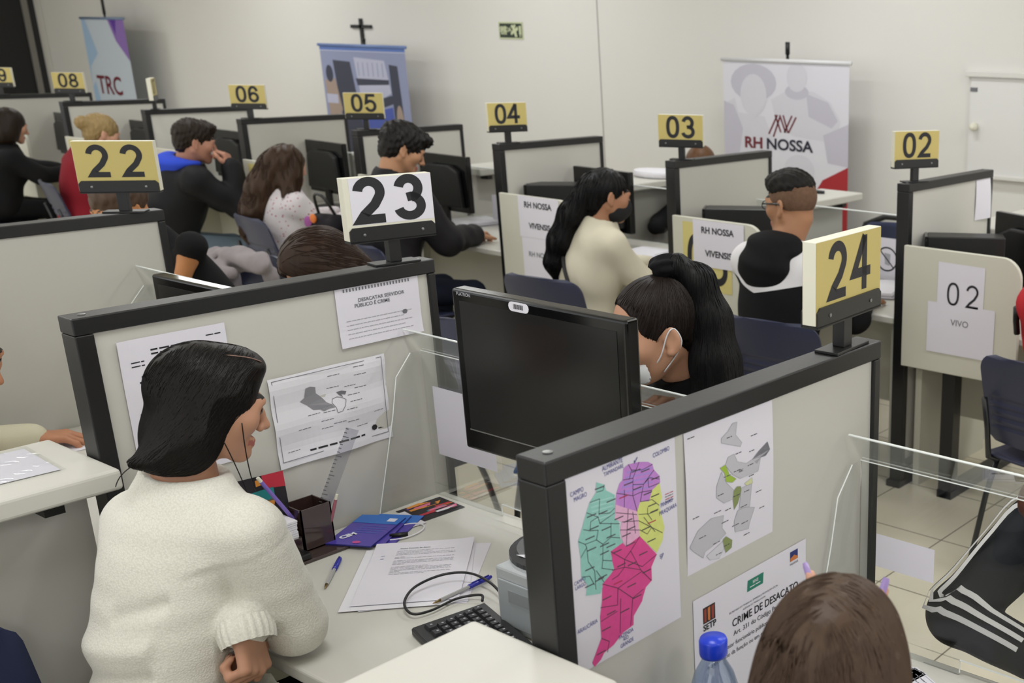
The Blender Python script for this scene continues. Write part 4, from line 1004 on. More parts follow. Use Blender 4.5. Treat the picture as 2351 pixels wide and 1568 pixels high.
V, F = joinm([(Vc, Fc), st1]); npmesh('hair', V, F, H_BLACK, t1)
# parting line and two loose strands beside the face
pl = np.array([R1 @ np.array((.052, y, .125)) * .9 + c1 for y in np.linspace(.0, .082, 14)])
for _ in range(6):
    G = np.stack([capW1.ev(pl + np.eye(3)[i] * .002) - capW1.ev(pl - np.eye(3)[i] * .002) for i in range(3)], -1) / .004
    pl = pl - G * (capW1.ev(pl) - .0008)[:, None]
MB().tube(pl, [.0004] + [.0011] * 12 + [.0006], 6).build('parting', skin('#7d6459'), t1, smooth=True)
for a, b, cc in (((.068, .018, -.055), (.080, .045, -.10), (.048, .086, -.165)), ((.070, .042, -.012), (.082, .062, -.10), (.052, .098, -.155)), ((-.02, -.10, -.13), (-.05, -.12, -.16), (-.09, -.11, -.20))):
    P0, P1, P2 = (R1 @ np.array(q) * .9 + c1 for q in (a, b, cc)); MB().tube([tuple((1 - s) ** 2 * P0 + 2 * s * (1 - s) * P1 + s * s * P2) for s in np.linspace(0, 1, 14)], .0010, 5).build('loose_strand', H_BLACK, t1, smooth=True)
def smooth_path(P, n=8):
    P = np.array(P, float); out = []
    for i in range(len(P) - 1):
        p0, p1, p2, p3 = P[max(i - 1, 0)], P[i], P[i + 1], P[min(i + 2, len(P) - 1)]
        for s in np.linspace(0, 1, n, endpoint=False): out.append(.5 * ((2 * p1) + (p2 - p0) * s + (2 * p0 - 5 * p1 + 4 * p2 - p3) * s * s + (3 * p1 - p0 - 3 * p2 + p3) * s ** 3))
    return out + [P[-1]]
# ---- brown haired woman in the bottom right foreground, seen from behind
J = dict(pelvis=(-0.640, 0.672, 0.560), neck=(-0.680, 0.912, 1.045), head=(-0.670, 0.967, 1.167), face=(-0.363, 0.899, -0.28), shL=(-0.855, 0.912, 0.985), shR=(-0.520, 0.912, 0.985), elL=(-0.910, 1.092, 0.830), wrL=(-0.760, 1.262, 0.810), elR=(-0.500, 1.142, 0.840), wrR=(-.718, 1.095, 1.056), knL=(-0.760, 1.062, 0.520), anL=(-0.760, 1.032, 0.090), knR=(-0.540, 1.062, 0.520), anR=(-0.540, 1.032, 0.090))
t, R, c, tips = person('person', 'woman with long straight brown hair and lilac nails in the bottom right corner', J, None, '#c99a84', '#4a392c', cloth('top_charcoal', '#2c2a30'), cloth('jeans_blue', '#2c3a55'), True, .005, .0028, .012, .010, .014, waves(2, .002, 30), (1, 1),
    {'R': dict(d=(-.28, .10, 1), n=(0, 1, 0), side=-1, curl=(.05, .85, .9, .08), tcurl=.8, spread=.30), 'L': dict(d=(.5, .8, 0), n=(0, 0, -1), side=-1, curl=(.4, .4, .4, .4))}, MATS['jeans_blue'])
nails(t, {'R': tips['R']}, mat('nail_lilac', '#a58fc8', .2), .020, .0056)
cap = hair_cap(R, c, .95, [('e', (0, -.016, .034), (.084, .106, .094)), ('e', (.050, -.025, -.045), (.050, .078, .10), .03), ('e', (-.050, -.025, -.045), (.050, .078, .10), .03), ('e', (0, -.07, -.08), (.085, .050, .12), .03),
    ('c', (.045, -.075, -.12), (.055, -.09, -.30), .050, .035, .03), ('c', (-.045, -.075, -.12), (-.055, -.09, -.30), .050, .035, .03), ('c', (.075, -.0, -.10), (.085, .03, -.28), .035, .022, .03), ('c', (-.075, -.0, -.10), (-.085, .03, -.28), .035, .022, .03), ('c', (0, -.085, -.12), (0, -.10, -.32), .055, .035, .03)], [((0, .155, -.08), (.085, .105, .125))])
Vc, Fc = cap.mesh(.0045, strand_bump(4, .0018, 300))
def flow(P):
    L = (P - c) @ R; top = np.clip((L[:, 2:3] - .06) / .06, 0, 1); s = np.where(L[:, :1] > 0, 1., -1.)
    return np.array((0, 0, -1.))[None] * (1 - .6 * top) + (R[:, 0][None] * s * .9 - R[:, 1][None] * .25) * (top + .08)
sd = np.concatenate([surf_seeds(Vc, 1700, 3, lambda v: ((v - c) @ R)[:, 2] > -.05), surf_seeds(Vc, 500, 4, lambda v: ((v - c) @ R)[:, 2] > .085)])
st = strands(cap, sd, flow, 30, .009, .0008, 5, .0006, jit=.10)
V, F = joinm([(Vc, Fc), st])
def tipmat(name, a, b, z0, z1):
    m = hairm(name, a).copy(); m.name = name + '_tips'; nt = m.node_tree; L = nt.links; bs = nt.nodes['Principled BSDF']; src = bs.inputs['Base Color'].links[0].from_socket
    g = nt.nodes.new('ShaderNodeTexCoord'); sx = nt.nodes.new('ShaderNodeSeparateXYZ'); L.new(g.outputs['Object'], sx.inputs[0]); mr = nt.nodes.new('ShaderNodeMapRange'); mr.inputs['From Min'].default_value = z0; mr.inputs['From Max'].default_value = z1; L.new(sx.outputs['Z'], mr.inputs['Value'])
    mx = nt.nodes.new('ShaderNodeMix'); mx.data_type = 'RGBA'; L.new(mr.outputs[0], mx.inputs['Factor']); L.new(src, mx.inputs['A']); mx.inputs['B'].default_value = rgb(b); L.new(mx.outputs['Result'], bs.inputs['Base Color']); return m
npmesh('hair', V, F, tipmat('hair_ash_brown', '#4b3a2e', '#75608c', 1.16, 1.02), t)

# ---- masked woman with a high ponytail across the desk
J = dict(pelvis=(-1.83, 2.16, .56), neck=(-1.795, 1.965, 1.085), head=(-1.805, 1.870, 1.222), face=(-0.440, -0.864, -0.22), shL=(-1.63, 1.985, 1.025), shR=(-1.97, 2.01, 1.025), elL=(-1.60, 1.83, .80), wrL=(-1.74, 1.72, .80), elR=(-2.03, 1.86, .82), wrR=(-1.95, 1.75, .81), knL=(-1.72, 1.80, .50), anL=(-1.72, 1.85, .09), knR=(-1.94, 1.80, .50), anR=(-1.94, 1.85, .09))
M_BLKCLOTH = cloth('cloth_black', '#121214', .85)
t, R, c, tips = person('person', 'woman with a black high ponytail and white face mask behind the monitor', J, None, '#c49478', '#17120f', M_BLKCLOTH, M_BLKCLOTH, True, .0032, .004, .012, .010, .018, waves(8, .003, 30), (1, 1), {'L': dict(d=(-.7, -.6, 0), n=(0, 0, -1), side=1), 'R': dict(d=(.5, -.8, 0), n=(0, 0, -1), side=-1)}, M_BLKCLOTH, 1.04, collar=.035)
sc = 1.04
cap = hair_cap(R, c, sc, [('e', (0, -.016, .034), (.0785, .0985, .0885)), ('e', (0, -.066, -.03), (.050, .034, .045), .03)], [((0, .150, .026), (.13, .112, .092)), ((0, .050, -.085), (.12, .095, .078)), ((-.085, -.004, -.012), (.025, .027, .036)), ((.085, -.004, -.012), (.025, .027, .036))])
Vc, Fc = cap.mesh(.0032)
base = R @ np.array((0, -.055, .128)) * sc + c
def flow(P): D = base - P; return D / (np.linalg.norm(D, axis=1)[:, None] + 1e-9)
sd = surf_seeds(Vc, 1500, 3); d0 = np.linalg.norm(sd - base, axis=1); sd = sd[d0 > .03]
st = strands(cap, sd, flow, 12, .008, .0009, 5, .0005, jit=.06)
tail = SDF(.02).chain([R @ np.array(p) * sc + c for p in ((0, -.055, .118), (-.005, -.085, .126), (-.022, -.118, .085), (-.042, -.118, .0), (-.062, -.098, -.09), (-.075, -.082, -.18), (-.085, -.075, -.27))], [.016, .026, .036, .046, .056, .062, .030])
Vt, Ft = tail.mesh(.005, strand_bump(9, .002, 300, (1, 1, .1)))
def flow2(P): return np.repeat(np.array((0, 0, -1.))[None], len(P), 0)
st2 = strands(tail, surf_seeds(Vt, 900, 7, lambda v: ((v - c) @ R)[:, 2] > -.05), flow2, 24, .010, .0009, 6, .001, jit=.08)
V, F = joinm([(Vc, Fc), st]); npmesh('hair', V, F, hairm('hair_slick', '#221a17', (60, 60, 60)), t)
V, F = joinm([(Vt, Ft), st2]); npmesh('ponytail', V, F, H_JET, t)
V, F = SDF(.01).ball(base + nrm(base - c) * .006, .030).mesh(.004, waves(4, .006, 180, 5)); npmesh('scrunchie', V, F, cloth('scrunchie_black', '#0d0d10', .8), t)
mk = SDF(.02).ell((0, .040, -.062), (.064, .066, .056)).ell((0, .072, -.045), (.036, .048, .046)).cut((0, .030, -.058), (.0615, .0632, .090)).plane((0, 0, -.036), (0, -.35, 1)).plane((0, .006, 0), (0, -1, 0)).xf(R, c, sc)
V, F = mk.mesh(.003, waves(3, .0012, 90)); npmesh('face_mask', V, F, mat('mask_white', '#dfe0e4', .8, bump=.1, bscale=300), t)
for x in (-1, 1):
    A = [R @ np.array(p) * sc + c for p in ((x * .052, .036, -.056), (x * .070, .018, -.030), (x * .081, -.004, .014), (x * .081, -.022, .020), (x * .083, -.030, -.010), (x * .074, -.014, -.038), (x * .058, .018, -.072))]
    MB().tube(smooth_path(A, 4), .0016, 6).build('ear_loop', MATS['mask_white'], t, smooth=True)

def hand2(**k): return k
# ---- woman in the cream sweater, 04 booth
J = dict(pelvis=(-3.99, 3.66, .56), neck=(-3.925, 3.73, 1.025), head=(-3.90, 3.775, 1.158), face=(0.395, 0.886, -0.20), shL=(-4.085, 3.755, .955), shR=(-3.795, 3.685, .955), elL=(-4.13, 3.90, .80), wrL=(-3.98, 4.09, .79), elR=(-3.735, 3.80, .78), wrR=(-3.86, 4.09, .79), knL=(-4.10, 4.03, .50), anL=(-4.1, 3.98, .09), knR=(-3.86, 4.03, .50), anR=(-3.86, 3.98, .09))
t, R, c, tips = person('person', 'woman in a cream sweater with long loose black hair facing the 04 booth desk', J, 'customers in the back row', '#b07f62', '#120f0f', cloth('sweater_cream', '#cfc8b4', .95), cloth('jeans_black', '#1d1e24'), True, .006, .006, .014, .010, .020, waves(12, .0035, 28, 5), (1, 1), {'L': dict(d=(.5, .8, 0), n=(0, 0, -1), side=-1), 'R': dict(d=(-.3, .9, 0), n=(0, 0, -1), side=1)}, MATS['jeans_black'])
cap = hair_cap(R, c, 1.0, [('e', (0, -.017, .035), (.079, .100, .089)), ('e', (0, -.068, -.03), (.058, .042, .075), .03)], [((0, .140, -.04), (.12, .105, .105)), ((.09, .0, -.02), (.025, .026, .034)), ((-.09, .0, -.02), (.025, .026, .034))])
cap.chain([(-3.93, 3.70, 1.20), (-4.00, 3.645, 1.08), (-4.045, 3.615, .96), (-4.075, 3.60, .86), (-4.06, 3.60, .76)], [.058, .056, .058, .048, .012], k=.03)
Vc, Fc = cap.mesh(.006, strand_bump(3, .003, 160)); st = strands(cap, surf_seeds(Vc, 700, 5), lambda P: np.repeat(np.array((-.2, -.1, -1.))[None], len(P), 0), 22, .014, .0016, 3, .001, jit=.12)
V, F = joinm([(Vc, Fc), st]); npmesh('hair', V, F, H_JET, t)
V, F = SDF(.02).ell((0, .040, -.058), (.064, .068, .058)).ell((0, .078, -.04), (.034, .046, .046)).plane((0, 0, -.010), (0, -.2, 1)).plane((0, -.01, 0), (0, -1, 0)).xf(R, c).mesh(.006); npmesh('face_mask', V, F, mat('mask_black', '#17171a', .85), t)
def surf_project(sf, P, lift):
    P = np.array(P, float)
    for _ in range(8):
        G = np.stack([sf.ev(P + np.eye(3)[i] * .003) - sf.ev(P - np.eye(3)[i] * .003) for i in range(3)], -1) / .006; G /= (np.linalg.norm(G, axis=1)[:, None] + 1e-9); P = P - G * (sf.ev(P) - lift)[:, None]
    return P
MB().tube([tuple(q) for q in surf_project(TOPS[t.name], smooth_path([(-4.10, 3.66, 1.0), (-4.02, 3.58, .90), (-3.94, 3.54, .78), (-3.86, 3.53, .66), (-3.80, 3.56, .58)], 6), .009)], .0085, 6).build('bag_strap', mat('strap_black', '#121214', .6), t, smooth=True)

# ---- man in the black hoodie, 03 booth
J = dict(pelvis=(-2.82, 3.62, .56), neck=(-2.835, 3.695, 1.055), head=(-2.828, 3.735, 1.218), face=(-0.968, 0.068, -0.10), shL=(-3.015, 3.70, .975), shR=(-2.655, 3.70, .975), elL=(-3.07, 3.86, .77), wrL=(-2.93, 4.08, .79), elR=(-2.60, 3.86, .77), wrR=(-2.72, 4.10, .79), knL=(-2.93, 4.03, .50), anL=(-2.93, 3.98, .09), knR=(-2.70, 4.03, .50), anR=(-2.7, 3.98, .09), bulk=1.12)
t, R, c, tips = person('person', 'young man with glasses in a black hoodie with a white shoulder band, 03 booth', J, 'customers in the back row', '#a97b5c', '#15120f', M_BLKCLOTH, MATS['jeans_black'], False, .005, .006, .014, .010, .024, waves(15, .004, 26, 5), (1, 1), {'L': dict(d=(.2, .9, 0), n=(0, 0, -1), side=-1), 'R': dict(d=(-.3, .9, 0), n=(0, 0, -1), side=1)}, MATS['jeans_black'], 1.07)
o = TOP[t.name]; o.name = 'hoodie'
def yoke_mat():
    m = cloth('hoodie_black', '#121214', .85).copy(); m.name = 'hoodie_black_white_yoke'; nt = m.node_tree; L = nt.links; bs = nt.nodes['Principled BSDF']; tc = nt.nodes.new('ShaderNodeTexCoord'); sx = nt.nodes.new('ShaderNodeSeparateXYZ'); L.new(tc.outputs['Object'], sx.inputs[0])
    def mth(op, a, b_):
        n = nt.nodes.new('ShaderNodeMath'); n.operation = op
        for i, q in enumerate((a, b_)):
            if isinstance(q, (int, float)): n.inputs[i].default_value = q
            else: L.new(q, n.inputs[i])
        return n.outputs[0]
    zb = mth('ADD', mth('MULTIPLY', mth('ABSOLUTE', mth('ADD', sx.outputs['X'], 2.86), 0), .22), .893); fac = mth('GREATER_THAN', sx.outputs['Z'], zb)
    mx = nt.nodes.new('ShaderNodeMix'); mx.data_type = 'RGBA'; mx.inputs['A'].default_value = rgb('#121214'); mx.inputs['B'].default_value = rgb('#dad8da'); L.new(fac, mx.inputs['Factor']); L.new(mx.outputs['Result'], bs.inputs['Base Color']); return m
o.data.materials.clear(); o.data.materials.append(yoke_mat())
V, F = SDF(.03).ell((-2.85, 3.585, .985), (.125, .070, .098)).ell((-2.84, 3.65, 1.05), (.128, .10, .055)).ell((-2.845, 3.645, 1.085), (.112, .085, .045)).cut((-2.835, 3.76, 1.14), (.085, .10, .09), k=.03).mesh(.008, waves(5, .004, 40)); npmesh('hood', V, F, M_BLKCLOTH, t)
V, F = hair_cap(R, c, 1.07, [('e', (0, -.014, .034), (.0765, .0975, .0865))], [((0, .13, -.03), (.12, .095, .10))]).plane(c + R @ np.array((0, 0, -.035)), R @ np.array((0, 0, -1))).mesh(.005); npmesh('faded_sides', V, F, hairm('hair_fade', '#6a5140', (80, 80, 80), .8), t)
V, F = hair_cap(R, c, 1.07, [('e', (0, -.006, .072), (.079, .098, .066)), ('e', (0, .06, .09), (.05, .035, .03))], [((0, .135, .0), (.12, .085, .072))]).plane(c + R @ np.array((0, -.05, .032)), R @ np.array((0, .25, -1))).mesh(.005, waves(6, .005, 150, 6)); npmesh('hair', V, F, hairm('hair_curly_black', '#15120f', (90, 90, 90), .6), t)
gl = MB()
for x in (-1, 1):
    gl.tube([tuple(R @ np.array(p) * 1.08 + c) for p in ((x * .052, .092, .012), (x * .070, .06, .014), (x * .079, -.01, .012), (x * .076, -.028, -.006))], .0042, 6)
    gl.tube([tuple(R @ np.array((x * .032 + .021 * math.cos(a), .098, .006 + .016 * math.sin(a))) * 1.08 + c) for a in np.linspace(0, 2 * math.pi, 17)[:-1]], .002, 6, closed=True)
gl.tube([tuple(R @ np.array(p) * 1.08 + c) for p in ((-.011, .10, .010), (.011, .10, .010))], .002, 6); gl.build('glasses', M_BLKG, t, smooth=True)

# ---- young man behind the 23 sign, 05 booth
J = dict(pelvis=(-5.36, 3.60, .58), neck=(-5.385, 3.70, 1.125), head=(-5.345, 3.76, 1.270), face=(0.395, 0.886, -0.45), shL=(-5.60, 3.72, 1.03), shR=(-5.175, 3.68, 1.03), elL=(-5.66, 3.88, .83), wrL=(-5.48, 4.08, .80), elR=(-5.115, 3.80, .82), wrR=(-5.26, 4.08, .80), knL=(-5.48, 4.02, .50), anL=(-5.48, 3.97, .09), knR=(-5.22, 4.02, .50), anR=(-5.22, 3.97, .09), bulk=1.15)
t, R, c, tips = person('person', 'young man with messy black hair in a dark jacket behind the 23 sign', J, 'customers in the back row', '#b98a6a', '#120f0e', cloth('jacket_dark', '#1a181c', .6), cloth('jeans_navy', '#1d2130'), False, .006, .007, .014, .011, .034, waves(17, .006, 24, 5), (1, 1), {'L': dict(d=(.3, .9, 0), n=(0, 0, -1), side=-1), 'R': dict(d=(-.3, .9, 0), n=(0, 0, -1), side=1)}, MATS['jeans_navy'], 1.03)
V, F = SDF(.03).ell((-5.39, 3.655, 1.075), (.15, .08, .07)).ell((-5.39, 3.69, 1.10), (.13, .10, .045)).cut((-5.375, 3.74, 1.15), (.09, .085, .075), k=.03).mesh(.009, waves(5, .004, 40)); npmesh('hood', V, F, MATS['jacket_dark'], t)
V, F = hair_cap(R, c, 1.03, [('e', (0, -.016, .045), (.088, .108, .095)), ('e', (0, -.06, -.02), (.07, .05, .06), .03), ('e', (0, .075, .085), (.065, .045, .032), .03)], [((0, .145, -.03), (.12, .095, .088)), ((.09, .0, -.02), (.03, .03, .036)), ((-.09, .0, -.02), (.03, .03, .036))]).mesh(.006, waves(6, .009, 110, 6)); npmesh('hair', V, F, H_BLACK, t)
# ---- girl with long brown hair, 06/05 booth
J = dict(pelvis=(-6.49, 3.72, .56), neck=(-6.49, 3.75, .965), head=(-6.468, 3.79, 1.095), face=(-0.101, 0.965, -0.15), shL=(-6.665, 3.755, .895), shR=(-6.335, 3.735, .895), elL=(-6.70, 3.90, .77), wrL=(-6.56, 4.10, .79), elR=(-6.28, 3.88, .76), wrR=(-6.40, 4.10, .79), knL=(-6.6, 4.05, .50), anL=(-6.6, 4.0, .09), knR=(-6.38, 4.05, .50), anR=(-6.38, 4.0, .09))
def speckle():
    m = cloth('shirt_speckled', '#cfc9cc').copy(); m.name = 'shirt_speckled_red'; nt = m.node_tree; L = nt.links; b = nt.nodes['Principled BSDF']; n = nt.nodes.new('ShaderNodeTexVoronoi'); n.inputs['Scale'].default_value = 45; tc = nt.nodes.new('ShaderNodeTexCoord'); L.new(tc.outputs['Object'], n.inputs['Vector'])
    r = nt.nodes.new('ShaderNodeValToRGB'); r.color_ramp.elements[0].color = rgb('#a8475a'); r.color_ramp.elements[0].position = .16; r.color_ramp.elements[1].color = rgb('#d2ccd0'); r.color_ramp.elements[1].position = .24; L.new(n.outputs['Distance'], r.inputs[0]); L.new(r.outputs[0], b.inputs['Base Color']); return m
t, R, c, tips = person('person', 'girl with very long wavy brown hair in a white speckled shirt', J, 'customers in the back row', '#c0917a', '#3b2a1e', speckle(), MATS['jeans_blue'], True, .007, .007, .014, .011, .018, waves(21, .004, 30, 5), (1, 1), {'L': dict(d=(.3, .9, 0), n=(0, 0, -1), side=-1), 'R': dict(d=(-.3, .9, 0), n=(0, 0, -1), side=1)}, MATS['jeans_blue'], .97)
cap = hair_cap(R, c, .97, [('e', (0, -.018, .036), (.088, .108, .098)), ('e', (.05, -.02, -.04), (.048, .07, .09), .03), ('e', (-.05, -.02, -.04), (.048, .07, .09), .03)], [((0, .150, -.06), (.085, .105, .115))])
cap.chain([(-6.50, 3.72, 1.10), (-6.54, 3.67, .98), (-6.57, 3.63, .86), (-6.60, 3.61, .74), (-6.61, 3.62, .66)], [.085, .090, .085, .065, .03], k=.04); cap.chain([(-6.42, 3.76, 1.02), (-6.36, 3.72, .90), (-6.37, 3.68, .80)], [.05, .05, .02], k=.04)
Vc, Fc = cap.mesh(.008, waves(8, .008, 45, 6, (1, 1, .6))); st = strands(cap, surf_seeds(Vc, 600, 5), lambda P: np.repeat(np.array((-.15, -.1, -1.))[None], len(P), 0), 22, .016, .002, 3, .001, jit=.25)
V, F = joinm([(Vc, Fc), st]); npmesh('hair', V, F, H_BROWN, t)
# ---- man with the blue hood, hand at his face
J = dict(pelvis=(-7.60, 3.60, .57), neck=(-7.43, 3.71, 1.035), head=(-7.375, 3.755, 1.180), face=(0.300, 0.923, -0.22), shL=(-7.64, 3.74, .955), shR=(-7.26, 3.67, .955), elL=(-7.60, 3.98, .79), wrL=(-7.42, 4.10, .79), elR=(-7.185, 3.86, .80), wrR=(-7.24, 3.88, 1.03), knL=(-7.62, 4.02, .50), anL=(-7.62, 3.97, .09), knR=(-7.36, 4.02, .50), anR=(-7.36, 3.97, .09), bulk=1.12)
t, R, c, tips = person('person', 'man in a dark jacket with a bright blue hood, hand raised to his face', J, 'customers in the back row', '#b98670', '#1f1714', cloth('jacket_black', '#131316', .6), cloth('jeans_light', '#6f7f8c'), False, .006, .005, .014, .011, .036, waves(27, .006, 24, 5), (1, 1), {'L': dict(d=(.3, .9, 0), n=(0, 0, -1), side=-1), 'R': dict(d=(-.32, -.1, 1), n=(-.7, -.5, -.2), side=-1, curl=(.7, .75, .8, .8), tcurl=.5)}, MATS['jeans_light'], 1.05)
V, F = SDF(.03).ell((-7.50, 3.66, 1.035), (.17, .10, .085)).ell((-7.45, 3.69, 1.06), (.16, .11, .05)).cut((-7.40, 3.74, 1.12), (.095, .09, .085), k=.03).mesh(.009, waves(5, .005, 40)); npmesh('hood', V, F, cloth('hood_blue', '#2f49c0', .8), t)
V, F = hair_cap(R, c, 1.05, [('e', (0, -.016, .042), (.084, .106, .092)), ('e', (0, -.06, -.02), (.066, .048, .06), .03), ('e', (0, .065, .095), (.06, .04, .028), .03)], [((0, .145, -.03), (.12, .09, .09)), ((.09, .0, -.02), (.03, .03, .036)), ((-.09, .0, -.02), (.03, .03, .036))]).mesh(.006, waves(6, .007, 110, 6)); npmesh('hair', V, F, H_DARK, t)
# ---- person in red behind the 22 sign
J = dict(pelvis=(-8.84, 3.68, .56), neck=(-8.78, 3.74, 1.03), head=(-8.64, 3.80, 1.155), face=(0.118, 0.963, -0.35), shL=(-9.00, 3.76, .94), shR=(-8.62, 3.70, .94), elL=(-8.98, 3.95, .79), wrL=(-8.80, 4.10, .79), elR=(-8.55, 3.88, .78), wrR=(-8.68, 4.10, .79), knL=(-8.9, 4.05, .50), anL=(-8.9, 4.0, .09), knR=(-8.66, 4.05, .50), anR=(-8.66, 4.0, .09), bulk=1.15)
t, R, c, tips = person('person', 'person with blond tied-up hair and a dark red top behind the 22 sign', J, 'customers in the back row', '#c4947c', '#6d5a3c', cloth('top_red', '#7c1a26', .85), MATS['jeans_black'], True, .008, .008, .016, .012, .022, waves(31, .004, 26, 5), (1, 1), {'L': dict(d=(.3, .9, 0), n=(0, 0, -1), side=-1), 'R': dict(d=(-.3, .9, 0), n=(0, 0, -1), side=1)}, MATS['jeans_black'])
cap = hair_cap(R, c, 1.0, [('e', (0, -.016, .036), (.084, .106, .094)), ('e', (0, -.06, -.02), (.066, .048, .06), .03), ('e', (0, -.125, .035), (.045, .04, .045), .02)], [((0, .145, -.03), (.12, .10, .095)), ((.09, .0, -.02), (.03, .03, .036)), ((-.09, .0, -.02), (.03, .03, .036))])
V, F = cap.mesh(.007, waves(6, .005, 110, 6)); npmesh('hair', V, F, H_BLOND, t)
# ---- worker in black at the far left
J = dict(pelvis=(-10.13, 3.66, .56), neck=(-10.07, 3.75, .985), head=(-10.02, 3.80, 1.125), face=(0.051, 0.969, -0.25), shL=(-10.28, 3.78, .90), shR=(-9.90, 3.72, .90), elL=(-10.30, 3.98, .80), wrL=(-10.16, 4.12, .785), elR=(-9.84, 3.86, .78), wrR=(-9.86, 4.12, .785), knL=(-10.2, 4.05, .50), anL=(-10.2, 4.0, .09), knR=(-10.0, 4.05, .50), anR=(-10.0, 4.0, .09), bulk=1.1)
t, R, c, tips = person('person', 'person with dark bobbed hair and black top at the far left edge', J, 'customers in the back row', '#b98a70', '#1a1310', M_BLKCLOTH, M_BLKCLOTH, True, .008, .006, .016, .012, .022, waves(33, .004, 26, 5), (1, 1), {'L': dict(d=(.5, .8, 0), n=(0, 0, -1), side=-1), 'R': dict(d=(.5, .8, -.02), n=(0, 0, -1), side=1, curl=(.2, .2, .2, .2))}, M_BLKCLOTH)
cap = hair_cap(R, c, 1.0, [('e', (0, -.018, .036), (.088, .108, .098)), ('e', (.05, -.02, -.04), (.050, .07, .09), .03), ('e', (-.05, -.02, -.04), (.050, .07, .09), .03), ('e', (0, -.07, -.06), (.08, .05, .09), .03)], [((0, .150, -.06), (.085, .10, .115))])
V, F = cap.mesh(.008, strand_bump(3, .003, 130)); npmesh('hair', V, F, H_DARK, t)
chair(-10.14, 3.68, -12, 'navy plastic chair under the person in black at the far left edge')
# ---- person in red at the right edge, 02 booth
J = dict(pelvis=(-1.55, 3.66, .56), neck=(-1.54, 3.72, 1.08), head=(-1.53, 3.77, 1.22), face=(-.2, .97, -.1), shL=(-1.715, 3.72, .975), shR=(-1.36, 3.72, .975), elL=(-1.745, 3.84, .78), wrL=(-1.66, 4.10, .79), elR=(-1.32, 3.84, .78), wrR=(-1.44, 4.10, .79), knL=(-1.66, 4.05, .50), anL=(-1.66, 3.62, .09), knR=(-1.44, 4.05, .50), anR=(-1.44, 4.0, .09), bulk=1.05)
t, R, c, tips = person('person', 'person in a bright red jacket on a navy chair at the right edge', J, 'customers in the back row', '#b98a70', '#1a1310', cloth('jacket_red', '#b92b33', .8), MATS['jeans_blue'], True, .008, .008, .014, .011, .026, waves(36, .005, 26, 5), (1, 1), {'L': dict(d=(.3, .9, 0), n=(0, 0, -1), side=-1), 'R': dict(d=(-.3, .9, 0), n=(0, 0, -1), side=1)}, cloth('shoe_navy', '#1c2034', .6))
V, F = hair_cap(R, c, 1.0, [('e', (0, -.018, .036), (.086, .106, .096)), ('e', (0, -.07, -.05), (.075, .05, .10), .03)], [((0, .150, -.05), (.085, .10, .115))]).mesh(.008, strand_bump(3, .003, 130)); npmesh('hair', V, F, H_DARK, t)
MB().tube([(-1.792, 3.70, .955), (-1.80, 3.72, .90), (-1.798, 3.73, .85)], .012, 6).build('sleeve_stripe', M_BLK, t, smooth=True)
# ---- customer in the striped track jacket behind the right shield
J = dict(pelvis=(-0.680, 2.220, 0.560), neck=(-0.695, 1.955, 1.045), head=(-0.705, 1.865, 1.175), face=(.25, -.88, -.40), shR=(-0.865, 1.925, 0.955), shL=(-0.525, 1.925, 0.955), elR=(-0.945, 1.775, 0.815), wrR=(-0.770, 1.735, 0.800), elL=(-0.460, 1.820, 0.800), wrL=(-0.600, 1.735, 0.800), knL=(-0.580, 1.830, 0.500), anL=(-0.580, 1.900, 0.090), knR=(-0.780, 1.830, 0.500), anR=(-0.780, 1.900, 0.090), bulk=.98)
def track_mat():
    return cloth('track_black', '#15161a', .6, .1, 500)
t, R, c, tips = person('person', 'customer in a black track jacket with white stripes behind the right shield', J, None, '#b5836a', '#4a2a1c', track_mat(), MATS['jeans_black'], True, .006, .005, .012, .0065, .020, waves(41, .003, 34, 5), (1, 1), {'L': dict(d=(-.8, -.15, 0), n=(0, 0, -1), side=1), 'R': dict(d=(.8, -.15, 0), n=(0, 0, -1), side=-1)}, MATS['jeans_black'])
TOP[t.name].name = 'track_jacket'; sf = TOPS[t.name]
for sd, sg_ in (('R', -1), ('L', 1)):
    nk, sh, el, wr = (np.array(J[k]) for k in ('neck', 'sh' + sd, 'el' + sd, 'wr' + sd)); ax = np.array(smooth_path([nk + (sh - nk) * .25, sh, el + (sh - el) * .15, el + (wr - el) * .12, wr], 9)); T = np.gradient(ax, axis=0); T /= np.linalg.norm(T, axis=1)[:, None]
    out = np.array((sg_ * .62, -.30, .72)); O_ = out - T * (T @ out)[:, None]; O_ /= np.linalg.norm(O_, axis=1)[:, None]; B_ = np.cross(T, O_)
    for q in (-.024, 0.0, .024):
        rows = []
        for e_ in (-.0055, 0, .0055):
            th = (q + e_) / .062; rows.append(surf_project(sf, ax + (O_ * math.cos(th) + B_ * math.sin(th)) * .075, .0075))
        n_ = len(ax); Vv = np.concatenate(rows); Ff = [(r_ * n_ + i, r_ * n_ + i + 1, (r_ + 1) * n_ + i + 1, (r_ + 1) * n_ + i) for r_ in (0, 1) for i in range(n_ - 1)]
        npmesh('sleeve_stripe', Vv, Ff, cloth('stripe_white', '#d9d6d4', .7), t)
cap = hair_cap(R, c, 1.0, [('e', (0, -.018, .036), (.092, .112, .100)), ('e', (.055, -.01, -.05), (.055, .07, .11), .03), ('e', (-.055, -.01, -.05), (.055, .07, .11), .03), ('e', (0, -.07, -.06), (.09, .06, .12), .03)], [((0, .150, -.06), (.080, .10, .115))])
cap.chain([(-.79, 1.86, 1.14), (-.805, 1.84, 1.06), (-.795, 1.83, .98)], [.045, .045, .02], k=.03)
V, F = cap.mesh(.006, waves(9, .008, 70, 6)); npmesh('hair', V, F, hairm('hair_auburn', '#57301c'), t)
